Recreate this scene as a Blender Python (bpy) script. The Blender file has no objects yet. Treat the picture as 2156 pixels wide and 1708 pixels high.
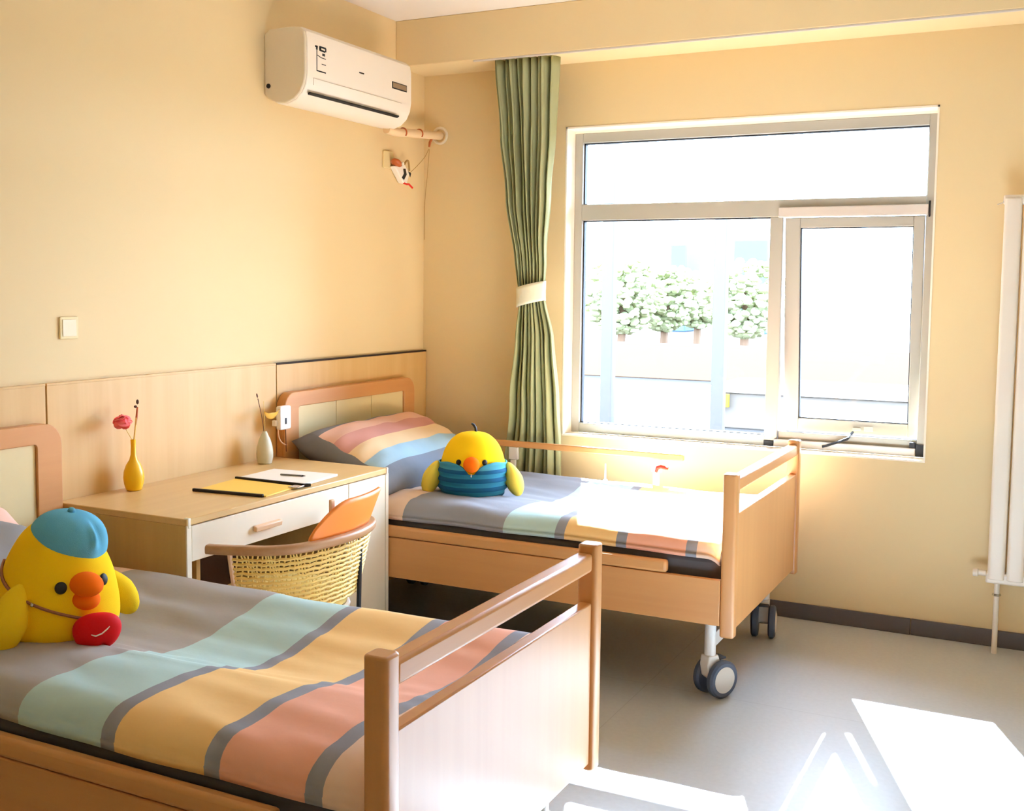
import bpy, bmesh, math, random
from mathutils import Vector, Matrix, noise

scene = bpy.context.scene
COL = scene.collection
PI = math.pi
R = math.radians

# ------------------------------------------------------------------ camera
W_PX, H_PX = 2156, 1708
F_PX, PX, PY = 2312.3, 1077.7, 796.2
cam_d = bpy.data.cameras.new('camera')
cam = bpy.data.objects.new('camera', cam_d)
COL.objects.link(cam)
cam_d.sensor_fit = 'HORIZONTAL'
cam_d.sensor_width = 36.0
cam_d.lens = 36.0 * F_PX / W_PX
cam_d.shift_x = -(PX - W_PX / 2) / W_PX
cam_d.shift_y = (PY - H_PX / 2) / W_PX
cR = Vector((0.89348105, 0.44897468, 0.01064662))
cU = Vector((-0.04640228, 0.06871122, 0.99655687))
cF = Vector((-0.44669726, 0.89089871, -0.08222563))
cC = Vector((3.0477, -5.0209, 1.504))
cam.matrix_world = Matrix(((cR.x, cU.x, -cF.x, cC.x), (cR.y, cU.y, -cF.y, cC.y),
                           (cR.z, cU.z, -cF.z, cC.z), (0, 0, 0, 1)))
cam_d.clip_start = 0.05
cam_d.clip_end = 300
scene.camera = cam

# ------------------------------------------------------------------ sky, sun, exposure
world = bpy.data.worlds.new('sky')
scene.world = world
world.use_nodes = True
wn = world.node_tree
wn.nodes.clear()
w_out = wn.nodes.new('ShaderNodeOutputWorld')
w_bg = wn.nodes.new('ShaderNodeBackground')
w_bg.inputs['Color'].default_value = (0.78, 1.0, 1.40, 1)
w_bg.inputs['Strength'].default_value = 15.0
wn.links.new(w_bg.outputs[0], w_out.inputs[0])

sun_d = bpy.data.lights.new('sun', 'SUN')
sun_d.energy = 78.0
sun_d.angle = R(0.55)
sun_d.color = (0.89, 1.045, 1.30)
sun = bpy.data.objects.new('sun', sun_d)
COL.objects.link(sun)
sun.location = (0, 6, 6)
sun.rotation_euler = Vector((0.41, -1.0, -0.845)).to_track_quat('-Z', 'Y').to_euler()

scene.view_settings.view_transform = 'Standard'
scene.view_settings.look = 'None'
scene.view_settings.exposure = 0.64
scene.view_settings.gamma = 1.0
scene.view_settings.use_curve_mapping = False
try:
    scene.cycles.max_bounces = 14
    scene.cycles.diffuse_bounces = 10
    scene.cycles.glossy_bounces = 4
    scene.cycles.transparent_max_bounces = 12
    scene.cycles.sample_clamp_indirect = 0.0
    scene.cycles.caustics_reflective = False
    scene.cycles.caustics_refractive = False
    scene.cycles.use_denoising = True
except Exception:
    pass


# ------------------------------------------------------------------ materials
def lin(c):
    o = []
    for v in c[:3]:
        v /= 255.0
        o.append(v / 12.92 if v <= 0.04045 else ((v + 0.055) / 1.055) ** 2.4)
    return (o[0], o[1], o[2], 1.0)


def new_mat(name):
    m = bpy.data.materials.new(name)
    m.use_nodes = True
    nt = m.node_tree
    b = nt.nodes['Principled BSDF']
    return m, nt, b


def plain(name, rgb, rough=0.5, metal=0.0, bump=0.0, bscale=200.0, coat=0.0, spec=0.5, vary=0.0, vscale=3.0):
    m, nt, b = new_mat(name)
    b.inputs['Base Color'].default_value = lin(rgb)
    b.inputs['Roughness'].default_value = rough
    b.inputs['Metallic'].default_value = metal
    b.inputs['Coat Weight'].default_value = coat
    b.inputs['Specular IOR Level'].default_value = spec
    tc = nt.nodes.new('ShaderNodeTexCoord')
    if vary > 0:
        n = nt.nodes.new('ShaderNodeTexNoise')
        n.inputs['Scale'].default_value = vscale
        n.inputs['Detail'].default_value = 4
        nt.links.new(tc.outputs['Object'], n.inputs['Vector'])
        r = nt.nodes.new('ShaderNodeValToRGB')
        c = lin(rgb)
        r.color_ramp.elements[0].position = 0.3
        r.color_ramp.elements[1].position = 0.7
        r.color_ramp.elements[0].color = tuple(x * (1 - vary) for x in c[:3]) + (1,)
        r.color_ramp.elements[1].color = tuple(min(1, x * (1 + vary)) for x in c[:3]) + (1,)
        nt.links.new(n.outputs['Fac'], r.inputs[0])
        nt.links.new(r.outputs[0], b.inputs['Base Color'])
    if bump > 0:
        n2 = nt.nodes.new('ShaderNodeTexNoise')
        n2.inputs['Scale'].default_value = bscale
        n2.inputs['Detail'].default_value = 3
        nt.links.new(tc.outputs['Object'], n2.inputs['Vector'])
        bp = nt.nodes.new('ShaderNodeBump')
        bp.inputs['Strength'].default_value = bump
        bp.inputs['Distance'].default_value = 0.002
        nt.links.new(n2.outputs['Fac'], bp.inputs['Height'])
        nt.links.new(bp.outputs[0], b.inputs['Normal'])
    return m


def wood(name, light, dark, axis='x', rough=0.38, coat=0.0):
    """Laminate wood, the grain running along an axis."""
    m, nt, b = new_mat(name)
    tc = nt.nodes.new('ShaderNodeTexCoord')
    mp = nt.nodes.new('ShaderNodeMapping')
    s = {'x': (0.5, 9, 9), 'y': (9, 0.5, 9), 'z': (9, 9, 0.5)}[axis]
    mp.inputs['Scale'].default_value = s
    n = nt.nodes.new('ShaderNodeTexNoise')
    n.inputs['Scale'].default_value = 1.6
    n.inputs['Detail'].default_value = 6
    n.inputs['Roughness'].default_value = 0.6
    n.inputs['Distortion'].default_value = 0.3
    r = nt.nodes.new('ShaderNodeValToRGB')
    r.color_ramp.elements[0].position = 0.28
    r.color_ramp.elements[0].color = lin(dark)
    r.color_ramp.elements[1].position = 0.72
    r.color_ramp.elements[1].color = lin(light)
    nt.links.new(tc.outputs['Object'], mp.inputs[0])
    nt.links.new(mp.outputs[0], n.inputs['Vector'])
    nt.links.new(n.outputs['Fac'], r.inputs[0])
    nt.links.new(r.outputs[0], b.inputs['Base Color'])
    b.inputs['Roughness'].default_value = rough
    b.inputs['Coat Weight'].default_value = coat
    b.inputs['Coat Roughness'].default_value = 0.30
    return m


def stripes(name, axis, stops, rough=0.85, bump=0.12, border=None):
    """Woven cloth with printed bands across one object axis: stops = [(coordinate, rgb), ...]"""
    m, nt, b = new_mat(name)
    tc = nt.nodes.new('ShaderNodeTexCoord')
    sp = nt.nodes.new('ShaderNodeSeparateXYZ')
    nt.links.new(tc.outputs['Object'], sp.inputs[0])
    lo, hi = stops[0][0], stops[-1][0] + 0.2
    mr = nt.nodes.new('ShaderNodeMapRange')
    mr.inputs['From Min'].default_value = lo
    mr.inputs['From Max'].default_value = hi
    nt.links.new(sp.outputs['XYZ'.index(axis.upper())], mr.inputs['Value'])
    r = nt.nodes.new('ShaderNodeValToRGB')
    r.color_ramp.interpolation = 'CONSTANT'
    els = r.color_ramp.elements
    for i, (p, c) in enumerate(stops):
        f = (p - lo) / (hi - lo)
        if i == 0:
            e = els[0]
            e.position = 0
        elif i == 1:
            e = els[1]
            e.position = f
        else:
            e = els.new(f)
        e.color = lin(c)
    nt.links.new(mr.outputs[0], r.inputs[0])
    nt.links.new(r.outputs[0], b.inputs['Base Color'])
    if border:
        # plain gusset at both ends of the other axis: (axis, half width, rgb)
        ab = nt.nodes.new('ShaderNodeMath'); ab.operation = 'ABSOLUTE'
        nt.links.new(sp.outputs['XYZ'.index(border[0].upper())], ab.inputs[0])
        gt = nt.nodes.new('ShaderNodeMath'); gt.operation = 'GREATER_THAN'
        gt.inputs[1].default_value = border[1]
        nt.links.new(ab.outputs[0], gt.inputs[0])
        mxb = nt.nodes.new('ShaderNodeMix'); mxb.data_type = 'RGBA'
        nt.links.new(gt.outputs[0], mxb.inputs[0])
        nt.links.new(r.outputs[0], mxb.inputs[6])
        mxb.inputs[7].default_value = lin(border[2])
        nt.links.new(mxb.outputs[2], b.inputs['Base Color'])
    b.inputs['Roughness'].default_value = rough
    b.inputs['Specular IOR Level'].default_value = 0.2
    n2 = nt.nodes.new('ShaderNodeTexNoise')
    n2.inputs['Scale'].default_value = 9
    n2.inputs['Detail'].default_value = 5
    nt.links.new(tc.outputs['Object'], n2.inputs['Vector'])
    bp = nt.nodes.new('ShaderNodeBump')
    bp.inputs['Strength'].default_value = bump
    bp.inputs['Distance'].default_value = 0.02
    nt.links.new(n2.outputs['Fac'], bp.inputs['Height'])
    nt.links.new(bp.outputs[0], b.inputs['Normal'])
    return m


def floor_mat():
    m, nt, b = new_mat('grey_vinyl_floor')
    tc = nt.nodes.new('ShaderNodeTexCoord')
    n = nt.nodes.new('ShaderNodeTexNoise')
    n.inputs['Scale'].default_value = 60
    n.inputs['Detail'].default_value = 6
    nt.links.new(tc.outputs['Object'], n.inputs['Vector'])
    r = nt.nodes.new('ShaderNodeValToRGB')
    r.color_ramp.elements[0].position = 0.3
    r.color_ramp.elements[1].position = 0.7
    r.color_ramp.elements[0].color = lin((186, 189, 189))
    r.color_ramp.elements[1].color = lin((192, 195, 195))
    nt.links.new(n.outputs['Fac'], r.inputs[0])
    # welded sheet seams: thin lines every 1.69 m along x and 1.13 m along y
    sp = nt.nodes.new('ShaderNodeSeparateXYZ')
    nt.links.new(tc.outputs['Object'], sp.inputs[0])

    def line(out, period):
        a = nt.nodes.new('ShaderNodeMath'); a.operation = 'PINGPONG'
        a.inputs[1].default_value = period
        nt.links.new(out, a.inputs[0])
        s = nt.nodes.new('ShaderNodeMath'); s.operation = 'GREATER_THAN'
        s.inputs[1].default_value = period - 0.0015
        nt.links.new(a.outputs[0], s.inputs[0])
        return s
    l1 = line(sp.outputs[0], 1.69)
    l2 = line(sp.outputs[1], 1.13)
    mx = nt.nodes.new('ShaderNodeMath'); mx.operation = 'MAXIMUM'
    nt.links.new(l1.outputs[0], mx.inputs[0])
    nt.links.new(l2.outputs[0], mx.inputs[1])
    mixn = nt.nodes.new('ShaderNodeMix'); mixn.data_type = 'RGBA'
    nt.links.new(mx.outputs[0], mixn.inputs[0])
    nt.links.new(r.outputs[0], mixn.inputs[6])
    mixn.inputs[7].default_value = lin((172, 174, 173))
    nt.links.new(mixn.outputs[2], b.inputs['Base Color'])
    b.inputs['Roughness'].default_value = 0.34
    b.inputs['Specular IOR Level'].default_value = 0.4
    return m


def glass_mat():
    m = bpy.data.materials.new('window_glass')
    m.use_nodes = True
    nt = m.node_tree
    nt.nodes.clear()
    out = nt.nodes.new('ShaderNodeOutputMaterial')
    tr = nt.nodes.new('ShaderNodeBsdfTransparent')
    tr.inputs[0].default_value = (0.96, 0.98, 0.97, 1)
    gl = nt.nodes.new('ShaderNodeBsdfGlossy')
    gl.inputs['Roughness'].default_value = 0.02
    fr = nt.nodes.new('ShaderNodeFresnel')
    fr.inputs['IOR'].default_value = 1.25
    mx = nt.nodes.new('ShaderNodeMixShader')
    nt.links.new(fr.outputs[0], mx.inputs[0])
    nt.links.new(tr.outputs[0], mx.inputs[1])
    nt.links.new(gl.outputs[0], mx.inputs[2])
    nt.links.new(mx.outputs[0], out.inputs[0])
    return m


def cloth_trans(name, rgb, tr_rgb, f=0.3):
    m, nt, b = new_mat(name)
    out = nt.nodes['Material Output']
    b.inputs['Base Color'].default_value = lin(rgb)
    b.inputs['Roughness'].default_value = 0.9
    b.inputs['Specular IOR Level'].default_value = 0.15
    t = nt.nodes.new('ShaderNodeBsdfTranslucent')
    t.inputs[0].default_value = lin(tr_rgb)
    mx = nt.nodes.new('ShaderNodeMixShader')
    mx.inputs[0].default_value = f
    nt.links.new(b.outputs[0], mx.inputs[1])
    nt.links.new(t.outputs[0], mx.inputs[2])
    nt.links.new(mx.outputs[0], out.inputs[0])
    return m


M = {}
M['wall'] = plain('yellow_wall_paint', (228, 207, 162), 0.75, bump=0.05, bscale=120, spec=0.25)
M['ceil'] = plain('white_ceiling_paint', (226, 220, 212), 0.8, spec=0.2)
M['reveal'] = plain('cream_reveal_plaster', (246, 236, 220), 0.7)
M['floor'] = floor_mat()
M['base'] = plain('dark_grey_skirting_tile', (92, 86, 90), 0.35, vary=0.06)
M['alu'] = plain('taupe_aluminium', (174, 171, 160), 0.42, metal=0.0, spec=0.6)
M['alu_lt'] = plain('pale_aluminium', (206, 198, 190), 0.4)
M['gasket'] = plain('black_rubber', (26, 26, 30), 0.6)
M['glass'] = glass_mat()
M['wood_bed_x'] = wood('bed_wood_along', (214, 156, 96), (205, 144, 86), 'x')
M['wood_bed_y'] = wood('bed_wood_across', (214, 156, 96), (205, 144, 86), 'y')
M['wood_bed_z'] = wood('bed_wood_upright', (214, 156, 96), (205, 144, 86), 'z', rough=0.36, coat=0.30)
M['wood_panel'] = wood('wall_panel_wood', (220, 186, 126), (210, 172, 110), 'z', rough=0.45)
M['wood_desk'] = wood('desk_wood', (222, 188, 128), (212, 174, 114), 'y', rough=0.42)
M['wood_desk_z'] = wood('desk_side_wood', (212, 178, 114), (196, 160, 98), 'z', rough=0.45)
M['shade_brown'] = wood('kneehole_shade_back', (104, 70, 48), (88, 56, 38), 'z', rough=0.5)  # desk back coloured dark brown to paint in the kneehole shade
M['head_panel'] = plain('cream_headboard_panel', (228, 210, 158), 0.5)
M['white_lam'] = plain('white_laminate', (236, 227, 206), 0.4)
M['white_pl'] = plain('white_plastic', (240, 236, 230), 0.35)
M['cream_pl'] = plain('cream_plastic', (234, 218, 184), 0.4)
M['ac_white'] = plain('air_conditioner_white', (238, 230, 218), 0.35)
M['ac_end'] = plain('air_conditioner_end', (226, 214, 190), 0.4)
M['black'] = plain('black_mark', (18, 18, 22), 0.6)
M['ac_disp'] = plain('display_window', (150, 130, 108), 0.25)
M['mattress'] = plain('dark_mattress_cover', (82, 78, 80), 0.8, bump=0.2, bscale=90)
M['steel_w'] = plain('white_painted_steel', (226, 222, 216), 0.35)
M['deck'] = plain('dark_steel_deck', (60, 58, 62), 0.5)
M['wheel'] = plain('blue_grey_tyre', (74, 84, 104), 0.5)
M['wheel_dk'] = plain('dark_caster_body', (58, 58, 64), 0.5)
M['hub'] = plain('pale_wheel_cap', (214, 206, 196), 0.4)
M['red_pl'] = plain('red_plastic', (224, 44, 36), 0.4)
M['yellow_plush'] = plain('yellow_plush', (255, 210, 30), 0.95, bump=0.25, bscale=500, spec=0.1)
M['wing_plush'] = plain('wing_yellow_plush', (244, 208, 40), 0.95, bump=0.25, bscale=500, spec=0.1)
M['wing_pale'] = plain('pale_yellow_plush', (240, 220, 96), 0.95, bump=0.25, bscale=500, spec=0.1)
M['orange_plush'] = plain('orange_plush', (252, 116, 20), 0.9, bump=0.2, bscale=500, spec=0.1)
M['blue_felt'] = plain('blue_hat_felt', (104, 180, 212), 0.9, bump=0.2, bscale=400, spec=0.1)
M['red_felt'] = plain('red_purse_felt', (222, 14, 24), 0.7, bump=0.1, bscale=400, spec=0.2)
M['strap'] = plain('brown_strap', (150, 96, 60), 0.6)
M['yellow_cer'] = plain('yellow_ceramic', (244, 196, 24), 0.35)
M['grey_cer'] = plain('grey_green_ceramic', (206, 204, 180), 0.5)
M['twig'] = plain('brown_twig', (96, 52, 30), 0.7)
M['twig_rd'] = plain('rust_twig', (190, 96, 50), 0.7)
M['pale_stem'] = plain('pale_yellow_stem', (240, 208, 120), 0.6)
M['pink'] = plain('pink_petals', (252, 124, 132), 0.7)
M['leaf'] = plain('yellow_leaf', (226, 176, 62), 0.6)
M['folder'] = plain('yellow_card', (248, 206, 88), 0.5)
M['paper'] = plain('white_paper', (242, 236, 226), 0.7)
M['chrome'] = plain('chrome', (200, 200, 200), 0.25, metal=1.0)
M['orange_back'] = plain('orange_shell', (244, 142, 50), 0.45)
M['chair_wood'] = wood('chair_rail_wood', (190, 148, 106), (166, 120, 80), 'y', rough=0.4)
M['rattan'] = plain('rattan_cane', (238, 208, 122), 0.6)
M['handle_wd'] = plain('pale_wood_handle', (228, 190, 150), 0.5)
M['bin'] = plain('grey_bin_plastic', (120, 118, 116), 0.4)
M['copper'] = plain('copper_brown', (186, 96, 48), 0.4)
M['hose'] = plain('pale_pipe_wrap', (232, 206, 166), 0.7)
M['cover'] = plain('pale_wall_ring', (236, 226, 206), 0.5)
M['cord'] = plain('tan_cord', (176, 140, 80), 0.6)
M['curtain'] = cloth_trans('green_curtain', (174, 178, 138), (190, 196, 160), 0.06)
M['tie'] = plain('pale_tie_band', (228, 226, 206), 0.85)
M['rad'] = plain('white_radiator_enamel', (230, 220, 206), 0.35)
M['seam'] = plain('dark_gap_and_shadow', (46, 30, 18), 0.8)
M['lampglass'] = plain('lamp_cover', (245, 242, 236), 0.4)
GREY = (170, 165, 160)
GREY2 = (150, 151, 158)
TEAL = (184, 212, 210)
ORANGE = (250, 208, 142)
PINK = (242, 178, 150)
BEIGE = (238, 208, 184)
M['blanket_near'] = stripes('near_blanket_bands', 'x', [
    (0.0, PINK), (0.385, BEIGE), (0.47, GREY), (1.035, TEAL), (1.285, GREY2), (1.325, ORANGE), (1.565, GREY2), (1.605, PINK),
    (1.81, GREY2), (1.85, BEIGE)])
M['blanket_far'] = stripes('far_blanket_bands', 'x', [
    (0.0, BEIGE), (0.64, (148, 150, 158)), (1.11, TEAL), (1.33, GREY2), (1.37, ORANGE), (1.585, GREY2), (1.625, PINK),
    (1.855, GREY2), (1.895, BEIGE)])
PIL = [(-0.4, (128, 128, 134)), (-0.165, (226, 182, 160)), (-0.085, (206, 150, 138)), (0.0, (232, 202, 160)),
       (0.085, (160, 190, 206)), (0.165, (128, 136, 150))]
M['pillow'] = stripes('pillow_bands', 'x', PIL, border=('y', 0.435, (122, 122, 128)))
M['pillow_near'] = stripes('near_pillow_bands', 'x', [(-0.4, (238, 206, 160)), (-0.165, (232, 160, 140)), (-0.09, (240, 196, 176)),
                                                      (-0.02, (146, 144, 144))])
M['dress'] = stripes('blue_dress_bands', 'z', [(0.0, (20, 84, 128)), (0.02, (44, 128, 168)), (0.04, (20, 84, 128)), (0.058, (44, 128, 168)),
                                               (0.078, (20, 84, 128)), (0.096, (44, 128, 168)), (0.116, (20, 84, 128)),
                                               (0.132, (70, 150, 180))], bump=0.05)


# ------------------------------------------------------------------ mesh helpers
class MB:
    def __init__(self):
        self.v, self.f = [], []

    def add(self, vs, fs):
        o = len(self.v)
        self.v += [tuple(p) for p in vs]
        self.f += [tuple(i + o for i in q) for q in fs]
        return self

    def box(self, x0, x1, y0, y1, z0, z1):
        return self.add([(x0, y0, z0), (x1, y0, z0), (x1, y1, z0), (x0, y1, z0), (x0, y0, z1), (x1, y0, z1), (x1, y1, z1), (x0, y1, z1)],
                        [(0, 3, 2, 1), (4, 5, 6, 7), (0, 1, 5, 4), (1, 2, 6, 5), (2, 3, 7, 6), (3, 0, 4, 7)])

    def prism(self, poly, axis, a, b):
        """poly in the two other axes (cyclic order after axis), extruded from a to b along axis"""
        n = len(poly)

        def P(p, t):
            return {'x': (t, p[0], p[1]), 'y': (p[0], t, p[1]), 'z': (p[0], p[1], t)}[axis]
        vs = [P(p, a) for p in poly] + [P(p, b) for p in poly]
        fs = [tuple(range(n))[::-1], tuple(range(n, 2 * n))]
        fs += [(i, (i + 1) % n, n + (i + 1) % n, n + i) for i in range(n)]
        return self.add(vs, fs)

    def lathe(self, prof, c=(0, 0, 0), seg=32, axis='z', sx=1.0, sy=1.0):
        vs, fs = [], []
        n = len(prof)
        for r, h in prof:
            for k in range(seg):
                a = 2 * PI * k / seg
                p = (r * math.cos(a) * sx, r * math.sin(a) * sy, h)
                if axis == 'x':
                    p = (p[2], p[0], p[1])
                elif axis == 'y':
                    p = (p[1], p[2], p[0])
                vs.append((p[0] + c[0], p[1] + c[1], p[2] + c[2]))
        for i in range(n - 1):
            for k in range(seg):
                k2 = (k + 1) % seg
                fs.append((i * seg + k, i * seg + k2, (i + 1) * seg + k2, (i + 1) * seg + k))
        fs.append(tuple(range(seg))[::-1])
        fs.append(tuple((n - 1) * seg + k for k in range(seg)))
        return self.add(vs, fs)

    def tube(self, pts, r, seg=10, closed=False):
        pts = [Vector(p) for p in pts]
        n = len(pts)
        rs = r if isinstance(r, (list, tuple)) else [r] * n
        vs, fs = [], []
        prev = None
        for i, p in enumerate(pts):
            if closed:
                t = pts[(i + 1) % n] - pts[i - 1]
            else:
                t = pts[min(i + 1, n - 1)] - pts[max(i - 1, 0)]
            t.normalize()
            if prev is None:
                a = Vector((0, 0, 1)) if abs(t.z) < 0.9 else Vector((1, 0, 0))
                u = t.cross(a).normalized()
            else:
                u = (prev - t * prev.dot(t)).normalized()
            prev = u
            w = t.cross(u)
            for k in range(seg):
                a = 2 * PI * k / seg
                vs.append(p + (u * math.cos(a) + w * math.sin(a)) * rs[i])
        for i in range(n if closed else n - 1):
            j = (i + 1) % n
            for k in range(seg):
                k2 = (k + 1) % seg
                fs.append((i * seg + k, i * seg + k2, j * seg + k2, j * seg + k))
        if not closed:
            fs.append(tuple(range(seg))[::-1])
            fs.append(tuple((n - 1) * seg + k for k in range(seg)))
        return self.add(vs, fs)

    def sweep(self, pts, sect, up=(0, 0, 1)):
        """sweep a closed 2-D section (side, up) along a path, the section staying upright"""
        pts = [Vector(p) for p in pts]
        upv = Vector(up)
        n, s = len(pts), len(sect)
        vs, fs = [], []
        for i, p in enumerate(pts):
            t = (pts[min(i + 1, n - 1)] - pts[max(i - 1, 0)]).normalized()
            side = t.cross(upv).normalized()
            for a, b in sect:
                vs.append(p + side * a + upv * b)
        for i in range(n - 1):
            for k in range(s):
                k2 = (k + 1) % s
                fs.append((i * s + k, i * s + k2, (i + 1) * s + k2, (i + 1) * s + k))
        fs.append(tuple(range(s))[::-1])
        fs.append(tuple((n - 1) * s + k for k in range(s)))
        return self.add(vs, fs)

    def ell(self, c, rad, rot=None, seg=24, rings=14, p=1.0):
        vs, fs = [], []
        mt = rot.to_3x3() if rot is not None else Matrix.Identity(3)
        for i in range(1, rings):
            th = PI * i / rings
            for k in range(seg):
                a = 2 * PI * k / seg
                d = Vector((math.sin(th) * math.cos(a) * rad[0], math.sin(th) * math.sin(a) * rad[1], math.cos(th) * rad[2]))
                vs.append(Vector(c) + mt @ d)
        top = len(vs); vs.append(Vector(c) + mt @ Vector((0, 0, rad[2])))
        bot = len(vs); vs.append(Vector(c) + mt @ Vector((0, 0, -rad[2])))
        for i in range(rings - 2):
            for k in range(seg):
                k2 = (k + 1) % seg
                fs.append((i * seg + k, (i + 1) * seg + k, (i + 1) * seg + k2, i * seg + k2))
        for k in range(seg):
            k2 = (k + 1) % seg
            fs.append((top, k, k2))
            fs.append((bot, (rings - 2) * seg + k2, (rings - 2) * seg + k))
        return self.add(vs, fs)

    def grid(self, fn, nu, nv, closed_u=False):
        vs, fs = [], []
        for i in range(nu + (0 if closed_u else 1)):
            for j in range(nv + 1):
                vs.append(fn(i / nu, j / nv))
        w = nv + 1
        for i in range(nu):
            i2 = (i + 1) % nu if closed_u else i + 1
            for j in range(nv):
                fs.append((i * w + j, i2 * w + j, i2 * w + j + 1, i * w + j + 1))
        return self.add(vs, fs)

    def rot_z(self, ang, c=(0, 0, 0)):
        ca, sa = math.cos(ang), math.sin(ang)
        self.v = [(c[0] + (x - c[0]) * ca - (y - c[1]) * sa, c[1] + (x - c[0]) * sa + (y - c[1]) * ca, z) for x, y, z in self.v]
        return self

    def xf(self, mat):
        self.v = [tuple(mat @ Vector(p)) for p in self.v]
        return self


ROOT_LOC = {}


def link(name, mb, mat, parent=None, bevel=0.0, seg=2, smooth=35, solid=0.0, sub=0, base=None):
    """one mesh object; under a parent the coordinates are taken relative to the thing's base"""
    off = (0, 0, 0)
    if parent is not None:
        off = ROOT_LOC.get(parent.name, (0, 0, 0))
    elif base is not None:
        off = base
    me = bpy.data.meshes.new(name)
    me.from_pydata([(v[0] - off[0], v[1] - off[1], v[2] - off[2]) for v in mb.v], [], mb.f)
    bm = bmesh.new()
    bm.from_mesh(me)
    bmesh.ops.recalc_face_normals(bm, faces=bm.faces)
    bm.to_mesh(me)
    bm.free()
    me.materials.append(M[mat] if isinstance(mat, str) else mat)
    if smooth:
        for p in me.polygons:
            p.use_smooth = True
        me.set_sharp_from_angle(angle=R(smooth))
    o = bpy.data.objects.new(name, me)
    COL.objects.link(o)
    if parent is not None:
        o.parent = parent
        ROOT_LOC[o.name] = off
    elif base is not None:
        o.location = base
    if solid:
        s = o.modifiers.new('solid', 'SOLIDIFY'); s.thickness = solid; s.offset = -1
    if bevel:
        bv = o.modifiers.new('bevel', 'BEVEL'); bv.width = bevel; bv.segments = seg
        bv.limit_method = 'ANGLE'; bv.angle_limit = R(40)
    if sub:
        ss = o.modifiers.new('sub', 'SUBSURF'); ss.levels = sub; ss.render_levels = sub
    return o


def tag(o, label, cat, group=None, kind=None):
    o['label'] = label
    o['category'] = cat
    if group:
        o['group'] = group
    if kind:
        o['kind'] = kind
    return o


def thing(name, label, cat, loc, group=None, local=False, rotz=0.0):
    o = bpy.data.objects.new(name, None)
    COL.objects.link(o)
    o.location = loc
    o.rotation_euler = (0, 0, rotz)
    o.empty_display_size = 0.1
    ROOT_LOC[o.name] = (0, 0, 0) if local else tuple(loc)
    return tag(o, label, cat, group)


def struct(name, mb, mat, label=None, cat=None, parent=None, **k):
    o = link(name, mb, mat, parent, **k)
    if parent is None:
        o['kind'] = 'structure'
        o['label'] = label or name.replace('_', ' ')
        o['category'] = cat or name.split('_')[0]
    return o


def rrect(x0, x1, y0, y1, r, seg=5, corners=(1, 1, 1, 1)):
    """rounded rectangle, counter-clockwise from bottom-left; corners bl, br, tr, tl"""
    out = []
    for (cx, cy, a0, on) in ((x0 + r, y0 + r, PI, corners[0]), (x1 - r, y0 + r, 1.5 * PI, corners[1]),
                             (x1 - r, y1 - r, 0, corners[2]), (x0 + r, y1 - r, 0.5 * PI, corners[3])):
        if on:
            for k in range(seg + 1):
                a = a0 + 0.5 * PI * k / seg
                out.append((cx + r * math.cos(a), cy + r * math.sin(a)))
        else:
            out.append((cx + (r if math.cos(a0 + PI / 4) > 0 else -r), cy + (r if math.sin(a0 + PI / 4) > 0 else -r)))
    return out


# ================================================================== THE ROOM
RX, RY, RZ = 4.3, -6.4, 2.822
WT = 0.24                                     # outer wall thickness
WX0, WX1, WZ0, WZ1 = 0.815, 2.538, 0.765, 2.292   # opening
struct('floor', MB().box(-0.1, RX + 0.1, RY - 0.1, 0.0, -0.12, 0.0), 'floor', 'pale grey vinyl floor', 'floor', smooth=0)
struct('ceiling', MB().box(-0.1, RX + 0.1, RY - 0.1, WT, RZ, RZ + 0.12), 'ceil', 'white ceiling', 'ceiling', smooth=0)
struct('wall_left', MB().box(-0.12, 0.0, RY - 0.1, WT, 0.0, RZ), 'wall', 'yellow wall behind the headboards', 'wall', smooth=0)
wm = MB()
wm.box(0.0, WX0, 0.0, WT, 0, RZ)
wm.box(WX1, RX + 0.1, 0.0, WT, 0, RZ)
wm.box(WX0, WX1, 0.0, WT, 0, WZ0)
wm.box(WX0, WX1, 0.0, WT, WZ1, RZ)
struct('wall_back', wm, 'wall', 'yellow wall with the window', 'wall', smooth=0)
struct('wall_right', MB().box(RX, RX + 0.1, RY, 0.0, 0, RZ), 'wall', 'yellow wall opposite the beds', 'wall', smooth=0)
struct('wall_front', MB().box(0.0, RX, RY - 0.1, RY, 0, RZ), 'wall', 'yellow wall behind the camera', 'wall', smooth=0)
struct('trim_1', MB().box(0.0, RX, -0.276, -0.0, 2.597, RZ), 'wall', 'yellow ceiling beam above the window', 'beam', bevel=0.004)
# plaster lining of the opening
rv = MB()
t = 0.008
rv.box(WX0 - 0.0, WX0 + t, -0.002, 0.098, WZ0, WZ1)
rv.box(WX1 - t, WX1, -0.002, 0.098, WZ0, WZ1)
rv.box(WX0, WX1, -0.002, 0.098, WZ1 - t, WZ1)
rv.box(WX0, WX1, -0.004, 0.098, WZ0, WZ0 + t)
struct('trim_2', rv, 'reveal', 'cream plaster lining of the window opening', 'trim', smooth=0)
bb = MB()
bb.box(0.022, 2.506, -0.012, 0.0, 0.0, 0.072)
bb.box(2.509, RX, -0.012, 0.0, 0.0, 0.072)
struct('baseboard_back', bb, 'base', 'dark grey skirting tiles under the window', 'baseboard', bevel=0.002)
bl = MB()
bl.box(0.0, 0.012, RY, -3.66, 0.0, 0.072)
struct('baseboard_left', bl, 'base', 'dark grey skirting tiles along the left wall', 'baseboard', bevel=0.002)
br_ = MB()
br_.box(RX - 0.012, RX, RY, -0.013, 0.0, 0.072)
struct('baseboard_right', br_, 'base', 'dark grey skirting tiles along the right wall', 'baseboard', bevel=0.002)

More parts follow.
